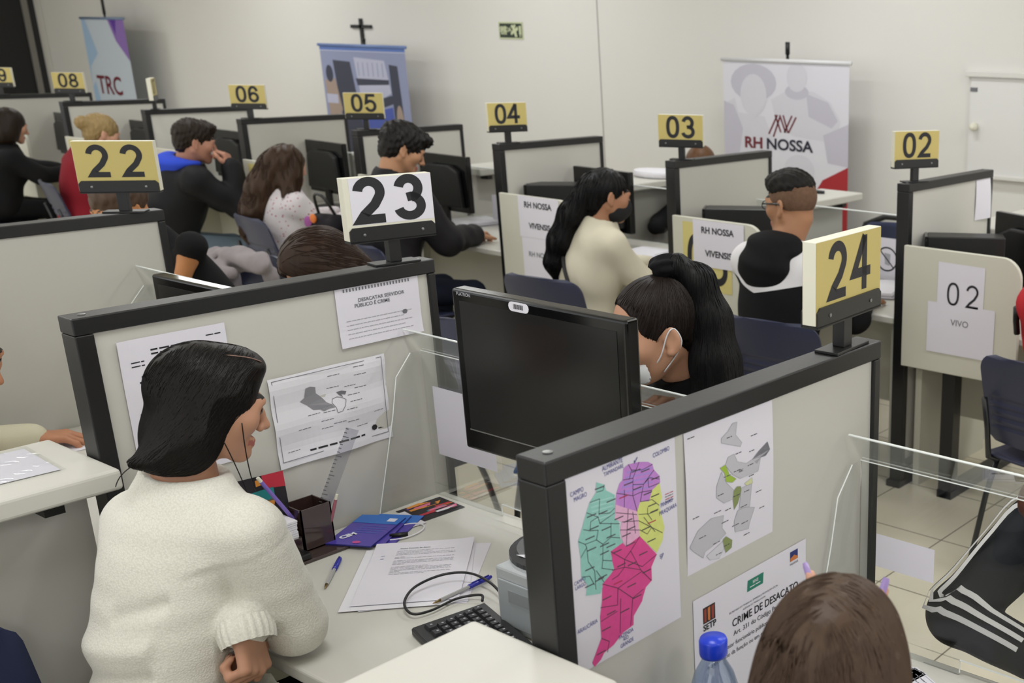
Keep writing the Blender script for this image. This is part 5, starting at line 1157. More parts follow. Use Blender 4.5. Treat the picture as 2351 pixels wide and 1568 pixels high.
# ---- bowed customer behind the 23 partition
J = dict(pelvis=(-3.30, 2.36, .56), neck=(-3.30, 2.09, 1.02), head=(-3.285, 1.985, 1.150), face=(-0.135, -0.961, -0.65), crown=(-.3, -.35, 1), shR=(-3.48, 2.10, .98), shL=(-3.13, 2.10, .98), elR=(-3.54, 1.93, .82), wrR=(-3.40, 1.76, .80), elL=(-3.06, 1.93, .82), wrL=(-3.18, 1.76, .80), knL=(-3.20, 1.97, .50), anL=(-3.2, 2.05, .09), knR=(-3.40, 1.97, .50), anR=(-3.4, 2.05, .09))
t, R, c, tips = person('person', 'customer with brown hair bowing the head behind the 23 partition', J, None, '#c08c6e', '#33231a', M_BLKCLOTH, MATS['jeans_navy'], True, .006, .006, .014, .012, .020, None, (1, 1), {'L': dict(d=(-.5, -.8, 0), n=(0, 0, -1), side=1), 'R': dict(d=(.5, -.8, 0), n=(0, 0, -1), side=-1)}, MATS['jeans_navy'])
cap = hair_cap(R, c, 1.05, [('e', (0, -.018, .036), (.088, .110, .098)), ('e', (.05, -.03, -.04), (.050, .07, .09), .03), ('e', (-.05, -.03, -.04), (.050, .07, .09), .03), ('e', (0, -.08, -.05), (.08, .05, .09), .03)], [((0, .150, -.015), (.115, .108, .118))])
Vc, Fc = cap.mesh(.006, strand_bump(3, .002, 200)); st = strands(cap, surf_seeds(Vc, 500, 5), lambda P: -R[:, 1][None] * .6 - R[:, 2][None] * .7 + 0 * P, 16, .011, .0013, 3, .0008, jit=.12)
V, F = joinm([(Vc, Fc), st]); npmesh('hair', V, F, hairm('hair_chestnut', '#33231a'), t)
# ---- customer hidden behind the 22 partition, one bare forearm showing
J = dict(pelvis=(-4.42, 2.38, .56), neck=(-4.56, 2.12, 1.10), head=(-4.62, 2.05, 1.22), face=(.1, -.93, -.35), shR=(-4.72, 2.16, 1.00), shL=(-4.43, 2.16, 1.02), elR=(-4.78, 1.96, .82), wrR=(-4.60, 1.80, .80), elL=(-4.345, 2.10, 1.09), wrL=(-4.385, 2.09, .93), knL=(-4.32, 1.99, .50), anL=(-4.32, 2.05, .09), knR=(-4.55, 1.99, .50), anR=(-4.55, 2.05, .09))
J['elL'] = (-4.345, 2.14, 1.10); J['wrL'] = (-4.38, 2.08, .93)
t, R, c, tips = person('person', 'customer with a bare forearm showing past the edge of the 22 partition', J, None, '#b37a4e', '#3a2a1c', M_BLKCLOTH, MATS['jeans_black'], False, .007, .006, .013, .012, .008, None, (.02, 1), {'L': dict(d=(-.1, -.1, -1), n=(-1, 0, 0), side=1, curl=(.4, .4, .4, .4)), 'R': dict(d=(.5, -.8, 0), n=(0, 0, -1), side=-1)}, MATS['jeans_black'], .95)
V, F = hair_cap(R, c, .95, [('e', (0, -.016, .042), (.084, .106, .092))], [((0, .145, -.03), (.12, .09, .09))]).mesh(.007, waves(6, .006, 90, 6)); npmesh('hair', V, F, H_LBROWN, t)
# grey jacket over a chair back in the aisle
chair(-5.29, 2.65, 184, 'navy plastic chair under the grey jacket in the aisle behind the 22 partition')
V, F = SDF(.02).cap((-5.47, 2.79, .835), (-5.10, 2.81, .845), .042, .050).cap((-5.46, 2.85, .78), (-5.44, 2.86, .56), .042, .034).cap((-5.12, 2.85, .78), (-5.15, 2.86, .54), .045, .034).cap((-5.40, 2.75, .78), (-5.20, 2.76, .60), .042, .050).ell((-5.29, 2.79, .862), (.13, .055, .042)).cap((-5.40, 2.73, .84), (-5.22, 2.73, .80), .022, .026).mesh(.008, waves(7, .020, 38, 7))
tag(npmesh('jacket', V, F, cloth('jacket_grey', '#8d8688', .95, var=.3)), 'crumpled grey jacket over a chair back behind the 22 partition', 'jacket')
# ---- attendant at the left edge
J = dict(pelvis=(-3.38, .72, .56), neck=(-3.36, .93, 1.01), head=(-3.315, 1.035, 1.10), face=(.80, .52, -.32), shL=(-3.49, .95, .925), shR=(-3.22, .93, .935), elL=(-3.53, 1.07, .81), wrL=(-3.515, 1.225, .79), elR=(-3.24, .83, .80), wrR=(-3.36, 1.00, .80), knL=(-3.5, 1.08, .52), anL=(-3.5, 1.05, .09), knR=(-3.26, 1.08, .52), anR=(-3.26, 1.05, .09))
t, R, c, tips = person('person', 'attendant in a cream top whose nose and sleeve show at the left edge', J, None, '#b98263', '#2a1c14', cloth('top_ivory', '#cfcab2', .95), MATS['trousers_dark'], True, .0045, .0035, .012, .009, .016, waves(44, .003, 30, 5), (1, 1), {'L': dict(d=(.35, .8, -.05), n=(0, 0, -1), side=-1, curl=(.35, .35, .4, .4)), 'R': dict(d=(-.6, .6, 0), n=(0, 0, -1), side=1, curl=(.3, .35, .4, .4))}, MATS['trousers_dark'])
V, F = hair_cap(R, c, 1.0, [('e', (0, -.016, .036), (.085, .107, .096)), ('e', (0, -.07, -.05), (.07, .05, .09), .03)], [((0, .150, -.03), (.12, .105, .11))]).mesh(.006, strand_bump(3, .002, 200)); npmesh('hair', V, F, H_DARK, t)
# ---- attendant behind the 03 booth, only the crown shows above the partition
J = dict(pelvis=(-4.62, 5.40, .54), neck=(-4.66, 5.32, .985), head=(-4.675, 5.285, 1.105), face=(.3, -.9, -.3), shR=(-4.83, 5.34, .90), shL=(-4.48, 5.34, .90), elR=(-4.86, 5.12, .78), wrR=(-4.74, 4.95, .79), elL=(-4.44, 5.12, .78), wrL=(-4.56, 4.95, .79), knL=(-4.5, 5.0, .50), anL=(-4.5, 5.05, .09), knR=(-4.74, 5.0, .50), anR=(-4.74, 5.05, .09))
t, R, c, tips = person('person', 'attendant with brown hair, only the crown showing above the 03 partition', J, None, '#b98a70', '#5a3d26', M_BLKCLOTH, M_BLKCLOTH, True, .008, .008, .016, .013, .018, None, (1, 1), None, M_BLKCLOTH)
V, F = hair_cap(R, c, 1.0, [('e', (0, -.016, .036), (.086, .107, .096)), ('e', (0, -.07, -.05), (.07, .05, .09), .03)], [((0, .150, -.05), (.085, .10, .11))]).mesh(.008); npmesh('hair', V, F, hairm('hair_mid_brown', '#5a3d26'), t)

# ---- patterned bag in the lap of the young man behind the 23 sign
t = thing('bag', 'dark bag with bright orange, purple and red patches left of the 23 sign', 'bag', (-5.88, 3.62, .60))
V, F = SDF(.03).cap((-5.93, 3.62, .66), (-5.80, 3.64, .66), .075).cap((-5.93, 3.62, .84), (-5.82, 3.64, .84), .065).mesh(.010, waves(3, .004, 40)); npmesh('bag_body', V, F, cloth('bag_black', '#17141a', .7), t)
for (x, z, r, m) in ((-5.955, .86, .035, mat('patch_purple', '#8a3f86', .6)), (-5.905, .885, .026, mat('patch_orange', '#d0702c', .6)), (-5.87, .78, .040, mat('patch_red', '#c23a34', .6)), (-5.95, .765, .022, mat('patch_green', '#6b7a3a', .6))):
    V, F = SDF(.01).ell((x, 3.562, z), (r, .012, r)).mesh(.005); npmesh('patch', V, F, m, t)
MB().tube(smooth_path([(-5.94, 3.62, .90), (-5.93, 3.60, 1.0), (-5.85, 3.60, 1.0), (-5.82, 3.64, .90)], 6), .008, 6).build('bag_handle', M_BLK, t, smooth=True)
# ================================================================= papers on the partitions
def aff(TL, TR, BL, w, h):
    A = np.array([[TR[0] - TL[0], BL[0] - TL[0]], [TR[1] - TL[1], BL[1] - TL[1]]], float); Ai = np.linalg.inv(A)
    def g(pts):
        q = (np.array(pts, float) - np.array(TL)) @ Ai.T; return [(a * w, b * h) for a, b in q]
    return g
PX23, PX24, PX02 = FX['23'] + FT * .36 + .0012, FX['24'] + FT * .36 + .0012, BX['02'] + BT * .36 + .0012
YD, ZD = (0, 1, 0), (0, 0, -1)
# coloured city map
w_, h_ = .213, .300; g = aff((418, 270), (1110, 10), (497, 1505), w_, h_)
mb = MB(); f = sheet(mb, (PX24, .972, 1.312), YD, ZD, w_, h_, lambda u, v: .003 * math.sin(3.1 * v + .4) * (1 - u) + .004 * max(0, v - .75) * (1 - u), 14, 18)
TEAL = [(600, 310), (650, 325), (660, 360), (715, 390), (715, 500), (745, 570), (750, 660), (770, 690), (690, 740), (700, 800), (715, 860), (650, 930), (630, 1000), (540, 1000), (545, 930), (510, 880), (505, 760), (490, 660), (520, 560), (540, 490), (560, 430), (600, 370)]
PURP = [(770, 230), (800, 205), (870, 190), (930, 190), (960, 205), (970, 240), (1010, 280), (1015, 320), (960, 370), (940, 440), (880, 440), (860, 500), (800, 480), (720, 450), (725, 380), (745, 320), (765, 300)]
YEL = [(1010, 325), (1030, 420), (1010, 470), (1050, 610), (1040, 700), (1000, 780), (940, 720), (880, 660), (870, 560), (860, 500), (880, 440), (940, 440), (960, 370)]
PINK = [(720, 450), (800, 480), (860, 500), (870, 560), (880, 660), (790, 720), (765, 680), (750, 610), (760, 560), (715, 540)]
MAG = [(690, 740), (765, 690), (790, 720), (880, 660), (1000, 790), (965, 870), (970, 960), (930, 1000), (912, 1060), (905, 1090), (850, 1180), (850, 1240), (780, 1280), (720, 1350), (660, 1390), (640, 1430), (600, 1470), (585, 1440), (640, 1290), (630, 1150), (640, 1050), (640, 940), (700, 860), (700, 780)]
for P_, m_ in ((TEAL, 1), (PURP, 2), (YEL, 3), (PINK, 4), (MAG, 5)):
    spoly(mb, f, g(P_), m_, .0005)
for k in range(5):   # felt-pen streaks
    spoly(mb, f, g([(560 + 6 * k, 430 + 26 * k), (700, 400 + 26 * k), (705, 408 + 26 * k), (562 + 6 * k, 438 + 26 * k)]), 9, .0007)
    spoly(mb, f, g([(790 - 10 * k, 250 + 30 * k), (960, 222 + 30 * k), (962, 232 + 30 * k), (790 - 10 * k, 262 + 30 * k)]), 10, .0007)
LN = [[(600, 370), (640, 360), (650, 325)], [(560, 430), (620, 410), (615, 500), (680, 500), (715, 470)], [(540, 490), (610, 520), (620, 560), (745, 570)], [(520, 590), (560, 600), (565, 545), (610, 520)], [(490, 660), (530, 680), (600, 660), (610, 600), (560, 600)], [(600, 660), (640, 690), (690, 650), (750, 660)], [(505, 760), (540, 700), (530, 680)], [(540, 700), (550, 790), (590, 850), (600, 970)],
      [(640, 690), (640, 790), (700, 800)], [(650, 930), (600, 850)], [(510, 880), (560, 880), (590, 940)], [(640, 790), (635, 840), (715, 860)], [(690, 560), (690, 640)], [(715, 500), (650, 540), (620, 560)],
      [(765, 300), (830, 290), (870, 190)], [(830, 290), (830, 400), (725, 380)], [(830, 330), (900, 330), (970, 240)], [(900, 330), (940, 290), (1010, 300)], [(900, 330), (880, 440)], [(820, 240), (890, 240), (960, 205)], [(830, 400), (880, 380), (960, 370)], [(860, 500), (830, 400)], [(775, 360), (775, 470)], [(930, 290), (935, 350), (1010, 325)], [(800, 205), (820, 240), (805, 300)],
      [(880, 440), (960, 430), (1010, 470)], [(870, 520), (940, 520), (1000, 500)], [(870, 560), (1035, 650)], [(905, 540), (985, 640)], [(930, 480), (930, 520), (960, 560)], [(880, 620), (930, 650), (960, 610)],
      [(760, 560), (870, 560)], [(750, 610), (880, 620)], [(800, 480), (790, 720)], [(830, 500), (850, 640)], [(720, 500), (860, 520)],
      [(690, 740), (780, 800), (900, 860), (1000, 790)], [(780, 800), (820, 750), (880, 660)], [(820, 750), (890, 880), (780, 850), (780, 800)], [(700, 860), (780, 850)], [(640, 940), (740, 980), (900, 890)], [(740, 980), (740, 1090), (630, 1090)], [(740, 980), (840, 1060), (912, 1010)], [(760, 1050), (760, 1280)], [(840, 1060), (830, 1240)], [(635, 1180), (740, 1130)], [(640, 1290), (690, 1320), (680, 1390)], [(890, 880), (965, 960)], [(700, 920), (740, 900), (780, 850)]]
for l in LN: sline(mb, f, g(l), .0009, 6, .0009)
for k, (x, y) in enumerate([(620, 340), (690, 420), (640, 490), (570, 505), (585, 580), (660, 590), (690, 640), (560, 640), (650, 690), (570, 710), (650, 740), (560, 830), (640, 890), (560, 935), (620, 905), (690, 700), (850, 240), (910, 240), (800, 320), (860, 350), (930, 385), (980, 290), (770, 400), (980, 400), (960, 460), (975, 500), (960, 570), (920, 610), (960, 690), (740, 530), (800, 550), (820, 600), (790, 640), (820, 700), (730, 740), (760, 830), (830, 830), (905, 770), (740, 940), (830, 970), (930, 890), (670, 1030), (790, 1130), (670, 1230), (700, 1130), (640, 1380), (870, 1050)]):
    q = g([(x - 28, y + 10), (x + 28, y - 10), (x + 28, y - 3), (x - 28, y + 17)]); spoly(mb, f, q, 8 if k in (22, 26, 38) else 7, .0010)
rt = -.02
for s_, x, y, z_ in (('ALMIRANTE', 700, 205, .0105), ('TAMANDARÉ', 708, 240, .0090), ('COLOMBO', 1018, 128, .0100), ('CAMPO', 485, 365, .0100), ('MAGRO', 505, 395, .0095), ('PINHAIS', 1062, 455, .0100), ('PIRAQUARA', 1072, 500, .0100), ('SJP', 1035, 805, .0105), ('CAMPO', 500, 905, .0085), ('LARGO', 505, 935, .0085), ('ARAUCÁRIA', 552, 1198, .0098), ('FAZENDA', 800, 1290, .0095), ('RIO', 800, 1320, .0090), ('GRANDE', 808, 1352, .0095)):
    (u, v), = g([(x, y)]); stext(mb, f, s_, z_ * .95, u, v, 11, 0, .06, sx=.74)
sline(mb, f, g([(858, 160), (840, 195), (838, 180)]), .0014, 11, .001)
for k in range(4): rowtext(mb, f, *[g([(1025, 0)])[0][0], .205], g([(1050, 375 + 17 * k)])[0][1] + .006, .0022, 8 if k % 2 == 0 else 7, k)
printed('wall_map', mb, [M_WHITE, mat('marker_teal', '#8fc7bd', .7, var=.12, vscale=120), mat('marker_purple', '#c084cf', .7, var=.1, vscale=120), mat('marker_lime', '#d3da7d', .7, var=.1, vscale=120), mat('marker_pink', '#e2b0cf', .7, var=.1, vscale=120), mat('marker_magenta', '#d9488f', .7, var=.10, vscale=120), mat('map_line', '#3a3440', .7), mat('map_label', '#4a444a', .7), mat('map_red', '#b4324a', .7), mat('marker_aqua', '#a3d2cb', .7), mat('marker_violet', '#a78ad6', .7), M_BLUEINK],
        'hand coloured teal, purple, yellow and magenta district map taped to the 24 partition', 'map', 'papers on the partitions')
# grey region map
w_, h_ = .212, .245; g = aff((1178, 0), (1733, -210), (1209, 930), w_, h_); mb = MB(); f = sheet(mb, (PX24, 1.204, 1.306), YD, ZD, w_, h_, lambda u, v: .002 * math.sin(4 * v), 6, 10)
for P_, m_ in (([(1400, 30), (1440, -10), (1470, -60), (1500, -70), (1490, 10), (1530, 60), (1520, 85), (1400, 60)], 1), ([(1440, 150), (1480, 130), (1500, 180), (1560, 195), (1600, 170), (1640, 120), (1700, 60), (1718, 110), (1690, 150), (1655, 160), (1640, 250), (1620, 255), (1520, 290), (1470, 260), (1425, 200)], 1),
              ([(1600, 170), (1640, 120), (1700, 60), (1718, 110), (1690, 150), (1655, 160), (1630, 200)], 2), ([(1370, 330), (1400, 240), (1430, 310), (1480, 360), (1475, 420), (1420, 440), (1370, 400)], 1), ([(1390, 215), (1425, 195), (1450, 260), (1495, 290), (1470, 312), (1430, 305), (1420, 250)], 3), ([(1478, 370), (1500, 340), (1525, 340), (1530, 370), (1510, 450), (1487, 490), (1475, 410)], 4),
              ([(1550, 325), (1600, 290), (1605, 325), (1565, 340)], 5), ([(1215, 700), (1260, 600), (1340, 530), (1420, 520), (1412, 600), (1440, 640), (1390, 690), (1310, 740), (1300, 780), (1240, 730)], 1), ([(1510, 500), (1560, 480), (1625, 490), (1595, 590), (1590, 630), (1500, 640), (1490, 570)], 1), ([(1420, 680), (1440, 660), (1482, 690), (1480, 740), (1442, 770), (1428, 720)], 4), ([(1320, 770), (1420, 690), (1430, 740), (1400, 800), (1340, 800)], 6), ([(1530, 350), (1600, 330), (1590, 480), (1520, 490)], 1)):
    spoly(mb, f, g(P_), m_, .0005); sline(mb, f, g(P_), .0005, 7, .0007, True)
r = random.Random(5)
for x, y in [(1455, 20), (1510, 122), (1600, 110), (1500, 235), (1590, 200), (1437, 265), (1600, 270), (1400, 380), (1500, 395), (1550, 470), (1450, 480), (1380, 490), (1290, 640), (1430, 560), (1500, 590), (1560, 580), (1380, 690), (1450, 715), (1400, 765), (1570, 370), (1220, 20), (1610, 10), (1650, 380), (1680, 490), (1250, 510), (1580, 660)]: rowtext(mb, f, g([(x - 22, y)])[0][0], g([(x + 22, y)])[0][0], g([(x, y)])[1 - 1][1], .0026, 8, int(x))
stext(mb, f, 'ABC', .006, *g([(1525, 240)])[0], 9)
printed('wall_map', mb, [M_WHITE, mat('map_grey', '#bdbcc2', .7), mat('map_grey_dark', '#a2a1a8', .7), mat('map_lime', '#9bb83f', .7), mat('map_olive', '#84905a', .7), mat('map_pale_yellow', '#cfd2a0', .7), mat('map_pale_grey', '#cfced4', .7), M_INKL, mat('map_label', '#4a444a', .7), M_INK],
        'grey printed region map with lime and olive districts beside the coloured map', 'map', 'papers on the partitions')
# notice at the bottom of the 24 partition
w_, h_ = .296, .210; g = aff((1240, 1065), (1948, 660), (1262, 1850), w_, h_); mb = MB(); f = sheet(mb, (PX24, 1.213, 1.027), YD, ZD, w_, h_, None, 4, 3)
spoly(mb, f, [(.022, .022), (.051, .022), (.051, .050), (.022, .050)], 1)
for a in range(3): spoly(mb, f, [(.024 + .009 * a, .025), (.030 + .009 * a, .024), (.029 + .009 * a, .048), (.024 + .009 * a, .047)], 2 + a % 2, .0008)
stext(mb, f, 'SETP', .0150, .037, .058, 6, .0004)
spoly(mb, f, [(.134, .018), (.176, .018), (.174, .038), (.132, .038)], 4); stext(mb, f, 'SINE', .0075, .154, .025, 0, .0001); rowtext(mb, f, .139, .170, .031, .003, 0, 2)
spoly(mb, f, [(.250, .010), (.272, .010), (.272, .028), (.250, .028)], 5); spoly(mb, f, [(.250, .022), (.261, .018), (.272, .024), (.272, .028), (.250, .028)], 3, .0008); stext(mb, f, 'PARANÁ', .0062, .261, .034, 7)
stext(mb, f, 'SECRETARIA DO TRABALHO, EMPREGO E PROMOÇÃO SOCIAL', .0046, .150, .058, 6); stext(mb, f, 'AGÊNCIA DO TRABALHADOR', .0044, .150, .065, 6)
stext(mb, f, 'CRIME DE DESACATO', .0200, .092, .080, 6, .0002, align='LEFT', sx=.92); stext(mb, f, 'Art. 331 do Código Penal', .0125, .095, .099, 6, align='LEFT'); stext(mb, f, 'Desacatar funcionário público', .0110, .052, .117, 6, align='LEFT'); stext(mb, f, 'no exercício da função ou em razão dela', .0110, .030, .132, 6, align='LEFT')
printed('notice', mb, [M_WHITE, mat('logo_dark', '#2a1a1c', .6), mat('logo_red', '#8c3a2c', .6), mat('logo_orange', '#c4743a', .6), mat('logo_green', '#1f7a63', .6), mat('logo_blue', '#2a3470', .6), M_INK, M_INKG], 'white landscape notice with the SETP logo and CRIME heading low on the 24 partition', 'notice', 'papers on the partitions')
# country outline poster on 23
w_, h_ = .284, .207; g = aff((425, 540), (1195, 370), (440, 1190), w_, h_); mb = MB(); f = sheet(mb, (PX23, 1.286, 1.142), YD, ZD, w_, h_, lambda u, v: .003 * math.sin(9 * u + 3 * v) * (.4 + u) + .002 * math.sin(14 * v) + .003, 20, 16)
sline(mb, f, [(.008, .006), (.274, .006), (.274, .192), (.008, .192)], .0014, 1, .0009, True)
spoly(mb, f, g([(650, 610), (680, 598), (715, 605), (718, 650), (760, 690), (780, 720), (815, 740), (830, 760), (790, 768), (755, 785), (735, 770), (690, 770), (655, 735), (610, 705), (640, 680)]), 2, .001)
sline(mb, f, g([(820, 700), (850, 685), (880, 690), (905, 705), (895, 750), (870, 790), (840, 800), (835, 760), (815, 730)]), .0012, 1, .001, True); spoly(mb, f, g([(850, 650), (885, 640), (915, 645), (905, 670), (880, 665), (890, 690), (865, 670)]), 3, .001)
for k, (x, y) in enumerate([(840, 520), (1010, 515), (1010, 455), (830, 610), (945, 600), (1010, 612), (960, 665), (970, 712), (940, 770), (690, 800), (790, 785), (770, 848), (850, 870), (940, 865), (770, 905), (1000, 905), (1130, 800), (620, 902), (540, 1060)]): rowtext(mb, f, g([(x - 40, y)])[0][0], g([(x + 40, y)])[0][0], g([(x, y)])[0][1], .0028, 3, k)
rowtext(mb, f, .075, .215, .180, .0075, 4, 3, .9); spoly(mb, f, ell(.240, .172, .008, .007, 7), 4, .0012); rowtext(mb, f, .250, .270, .176, .005, 4, 6)
printed('poster', mb, [M_PAPER, M_INKG, mat('print_midgrey', '#88878c', .7), M_INKG, M_INK], 'crumpled white poster with a dark grey country shape on the 23 partition', 'poster', 'papers on the partitions')
# notice hanging top right of 23
mb = MB(); f = sheet(mb, (PX23, 1.468, 1.318), YD, ZD, .216, .145, lambda u, v: .0015 + .010 * max(0, v - .7) ** 1.5 * 2, 6, 12)
for k in range(22): spoly(mb, f, [(.02 + .008 * k, .012), (.0235 + .008 * k, .012), (.0235 + .008 * k, .019), (.02 + .008 * k, .019)], 1, .0008)
stext(mb, f, 'DESACATAR SERVIDOR', .0115, .115, .042, 1, .0002); stext(mb, f, 'PÚBLICO É CRIME', .0115, .090, .054, 1, .0002)
for k in range(5): rowtext(mb, f, .02, .19 - .02 * (k % 2), .085 + .010 * k, .0030, 2, k)
spoly(mb, f, ell(.172, .088, .007, .006, 6), 1, .001)
printed('notice', mb, [M_WHITE, M_INKG, M_INKL], 'white notice reading DESACATAR SERVIDOR at the top corner of the 23 partition', 'notice', 'papers on the partitions')
# map behind the woman
mb = MB(); f = sheet(mb, (PX23, 1.005, 1.283), YD, ZD, .211, .297, lambda u, v: .002 + .006 * max(0, .18 - u) * max(0, .3 - v) * 10, 10, 12)
r = random.Random(3)
for k in range(26):
    x, y = r.uniform(.05, .17), r.uniform(.03, .25); pts = [(x, y)]
    for _ in range(4): x += r.uniform(-.018, .02); y += r.uniform(-.01, .022); pts.append((x, y))
    sline(mb, f, pts, .0006, 1, .0008)
for a, b, c_, h in ((.02, .045, .045, .004), (.02, .045, .053, .004), (.06, .115, .025, .006), (.06, .105, .033, .006), (.13, .175, .036, .006), (.035, .10, .075, .007), (.03, .11, .086, .007), (.17, .20, .018, .004), (.02, .04, .15, .004), (.02, .03, .16, .004)): rowtext(mb, f, a, b, c_, h, 2, int(a * 1000))
printed('wall_map', mb, [M_WHITE, M_INKL, M_INK], 'white outline map taped behind the head of the woman in the white sweater', 'map', 'papers on the partitions')
# paper strip on 02
mb = MB(); f = sheet(mb, (PX02, 4.604, 1.298), YD, ZD, .13, .205, lambda u, v: .004 * math.sin(3 * v) + .012 * u * v, 5, 8)
printed('paper_sheet', mb, [M_WHITE], 'blank white paper hanging at the far top corner of the 02 partition', 'paper')
# papers on the low screens (they face the aisle)
XR = (1, 0, 0)
def front_paper(x, z, w, h, draw, mats, name, label, cat, y=3.998, bend=None, tilt=0.0):
    mb = MB(); f = sheet(mb, (x, y, z), (math.cos(tilt), 0, math.sin(tilt)), (math.sin(tilt), 0, -math.cos(tilt)), w, h, bend, 6, 8); draw(mb, f); return printed(name, mb, mats, label, cat, 'papers on the low screens')
def dsp(mb, f, s, h, u, v, m, **k): digits(mb, s, h, f(u, v, .001), f.xd, -f.yd, m, **k)
front_paper(-2.290, 1.018, .21, .21, lambda mb, f: dsp(mb, f, '02', .098, .116, .122, 1, wd=.095, sx=1.0, gap=.88), [M_WHITE, M_INK], 'booth_notice', 'white sheet with a thin black 02 on the low screen', 'notice', tilt=-.01)
front_paper(-2.333, .853, .306, .208, lambda mb, f: stext(mb, f, 'VIVO', .036, .150, .075, 1, .0002), [M_WHITE, M_INKG], 'booth_notice', 'white sheet reading VIVO on the low screen below the 02 sheet', 'notice', y=3.997)
front_paper(-3.590, 1.060, .300, .212, lambda mb, f: (stext(mb, f, 'RH NOSSA', .040, .145, .045, 1, .0012), stext(mb, f, 'VIVENSIS', .040, .150, .150, 1, .0012)), [M_WHITE, M_INK], 'booth_notice', 'white sheet reading RH NOSSA and VIVENSIS over the yellow 03 sheet', 'notice', y=3.9965)
front_paper(-4.775, 1.066, .300, .210, lambda mb, f: (stext(mb, f, 'RH NOSSA', .042, .145, .045, 1, .0012), stext(mb, f, 'VIVENSIS', .040, .150, .150, 1, .0012)), [M_WHITE, M_INK], 'booth_notice', 'white sheet reading RH NOSSA and VIVENSIS behind the cream sweater, 04 booth', 'notice')
front_paper(-4.765, .855, .300, .28, lambda mb, f: stext(mb, f, 'RH NOSSA', .036, .130, .085, 1, .0006), [M_WHITE, M_INKG], 'booth_notice', 'white sheet reading RH NOSSA taped below the upper sheet, 04 booth', 'notice', y=3.9985)
M_YP = mat('paper_yellow', '#cfc27c', .75)
def yel(n, x, lab, w=.29): front_paper(x, 1.045, w, .31, lambda mb, f: dsp(mb, f, n, .225, w / 2, .165, 1, wd=.15, sx=.78, gap=.74), [M_YP, M_INK], 'booth_number', lab, 'number', y=3.9988)
yel('03', -3.655, 'yellow sheet with a large 03 half covered by the white RH NOSSA sheet')
yel('05', -6.07, 'yellow sheet with a large 05 on the low screen behind the long haired girl shoulder')
yel('06', -7.262, 'yellow sheet with a large 06 on the low screen behind the long haired girl')
yel('08', -9.62, 'yellow sheet with a large 08 on the low screen beside the person in red')
yel('09', -10.80, 'yellow sheet with a large 09 on the low screen at the far left')
# round-symbol sheets on the back shields
def ring(mb, f):
    pts = [(.105 + .055 * math.cos(a), .10 + .055 * math.sin(a)) for a in np.linspace(0, 2 * math.pi, 33)[:-1]]; sline(mb, f, pts, .007, 1, .001, True); sline(mb, f, [(.066, .061), (.144, .139)], .006, 1, .0011); spoly(mb, f, [(.090, .07), (.125, .075), (.12, .13), (.095, .125)], 2, .0008)
for x, z, lab in ((-5.74, .925, 'white sheet with a crossed circle symbol on the acrylic by the 04 post'), (-3.03, .965, 'white sheet with a crossed circle symbol on the acrylic behind the 24 sign'), (-9.30, .93, 'white sheet on the acrylic between the far left person and the person in red')):
    mb = MB(); f = sheet(mb, (x, 4.612, z), XR, ZD, .21, .20, None, 4, 4); ring(mb, f); printed('symbol_sheet', mb, [M_WHITE, M_INK, M_INKL], lab, 'paper', 'symbol sheets on the back shields')
for O, w_, h_, lab in (((-2.345, 1.6625, 1.048), .215, .175, 'white paper hung on the acrylic behind the monitor'), ((-1.062, 1.6625, .995), .125, .066, 'small lilac white paper stuck on the right acrylic shield above the floor')):
    mb = MB(); f = sheet(mb, O, XR, ZD, w_, h_, lambda u, v: .001, 4, 4); printed('shield_paper', mb, [M_WHITE], lab, 'paper')
# paper in a plastic sleeve on the left ledge
t = thing('plastic_sleeve', 'shiny plastic sleeve with a paper lying on the left ledge', 'sleeve', (-2.45, .80, 1.067))
mb = MB(); f = sheet(mb, (-2.555, .875, 1.0685), (.99, -.06, 0), (-.06, -.99, 0), .18, .115, None, 2, 2); mb.build('paper', M_WHITE, t)
mb = MB(); f = sheet(mb, (-2.565, .882, 1.0705), (.99, -.06, 0), (-.06, -.99, 0), .20, .132, lambda u, v: .0016 * math.sin(17 * u + 5 * v) * math.sin(11 * v), 20, 16); mb.build('sleeve', M_GLASS, t, smooth=True)

# ================================================================= things on the near desk
Z0 = DZ
def flat(name, O, xd, w, h, z, draw, mats, label, cat, group=None, bend=None, parent=None):
    mb = MB(); x = np.array((xd[0], xd[1], 0)) / math.hypot(*xd); f = sheet(mb, (O[0], O[1], z), x, (x[1], -x[0], 0), w, h, bend, 8, 10)
    if draw: draw(mb, f)
    return printed(name, mb, mats, label, cat, group, parent)
def form(mb, f):
    stext(mb, f, 'Dados Pessoais do Aluno', .0062, .055, .030, 1, .0001, align='LEFT')
    for k in range(20):
        if k in (4, 7, 12): continue
        rowtext(mb, f, .050, .175 - .05 * ((k * 7) % 3) * (k % 2), .040 + .0062 * k, .0028, 2, k)
    rowtext(mb, f, .02, .03, .06, .003, 3, 99); rowtext(mb, f, .02, .03, .075, .003, 3, 98)
def curl(u, v): return .018 * max(0, u - .72) ** 2 * 6 * max(0, .35 - v) + .012 * max(0, .2 - v) ** 1.5 * 4 + .0006
flat('paper_sheet', (-2.190, 1.412), (.75, .66), .21, .297, Z0 + .0006, None, [M_WHITE], 'lowest white sheet peeking out at the right of the desk paper stack', 'paper', 'loose sheets on the near desk')
flat('paper_sheet', (-2.200, 1.372), (.66, .75), .21, .297, Z0 + .0018, None, [M_WHITE], 'second white sheet fanned out under the printed form on the near desk', 'paper', 'loose sheets on the near desk')
flat('paper_sheet', (-2.217, 1.359), (.70, .71), .21, .297, Z0 + .0030, None, [M_PAPER], 'third white sheet just under the printed form on the near desk', 'paper', 'loose sheets on the near desk')
flat('printed_form', (-2.217, 1.385), (.70, .71), .21, .297, Z0 + .0042, form, [M_WHITE, M_INKG, M_INKL, M_BLUEINK], 'printed white form on top of the paper stack on the near desk', 'form', 'loose sheets on the near desk', curl)
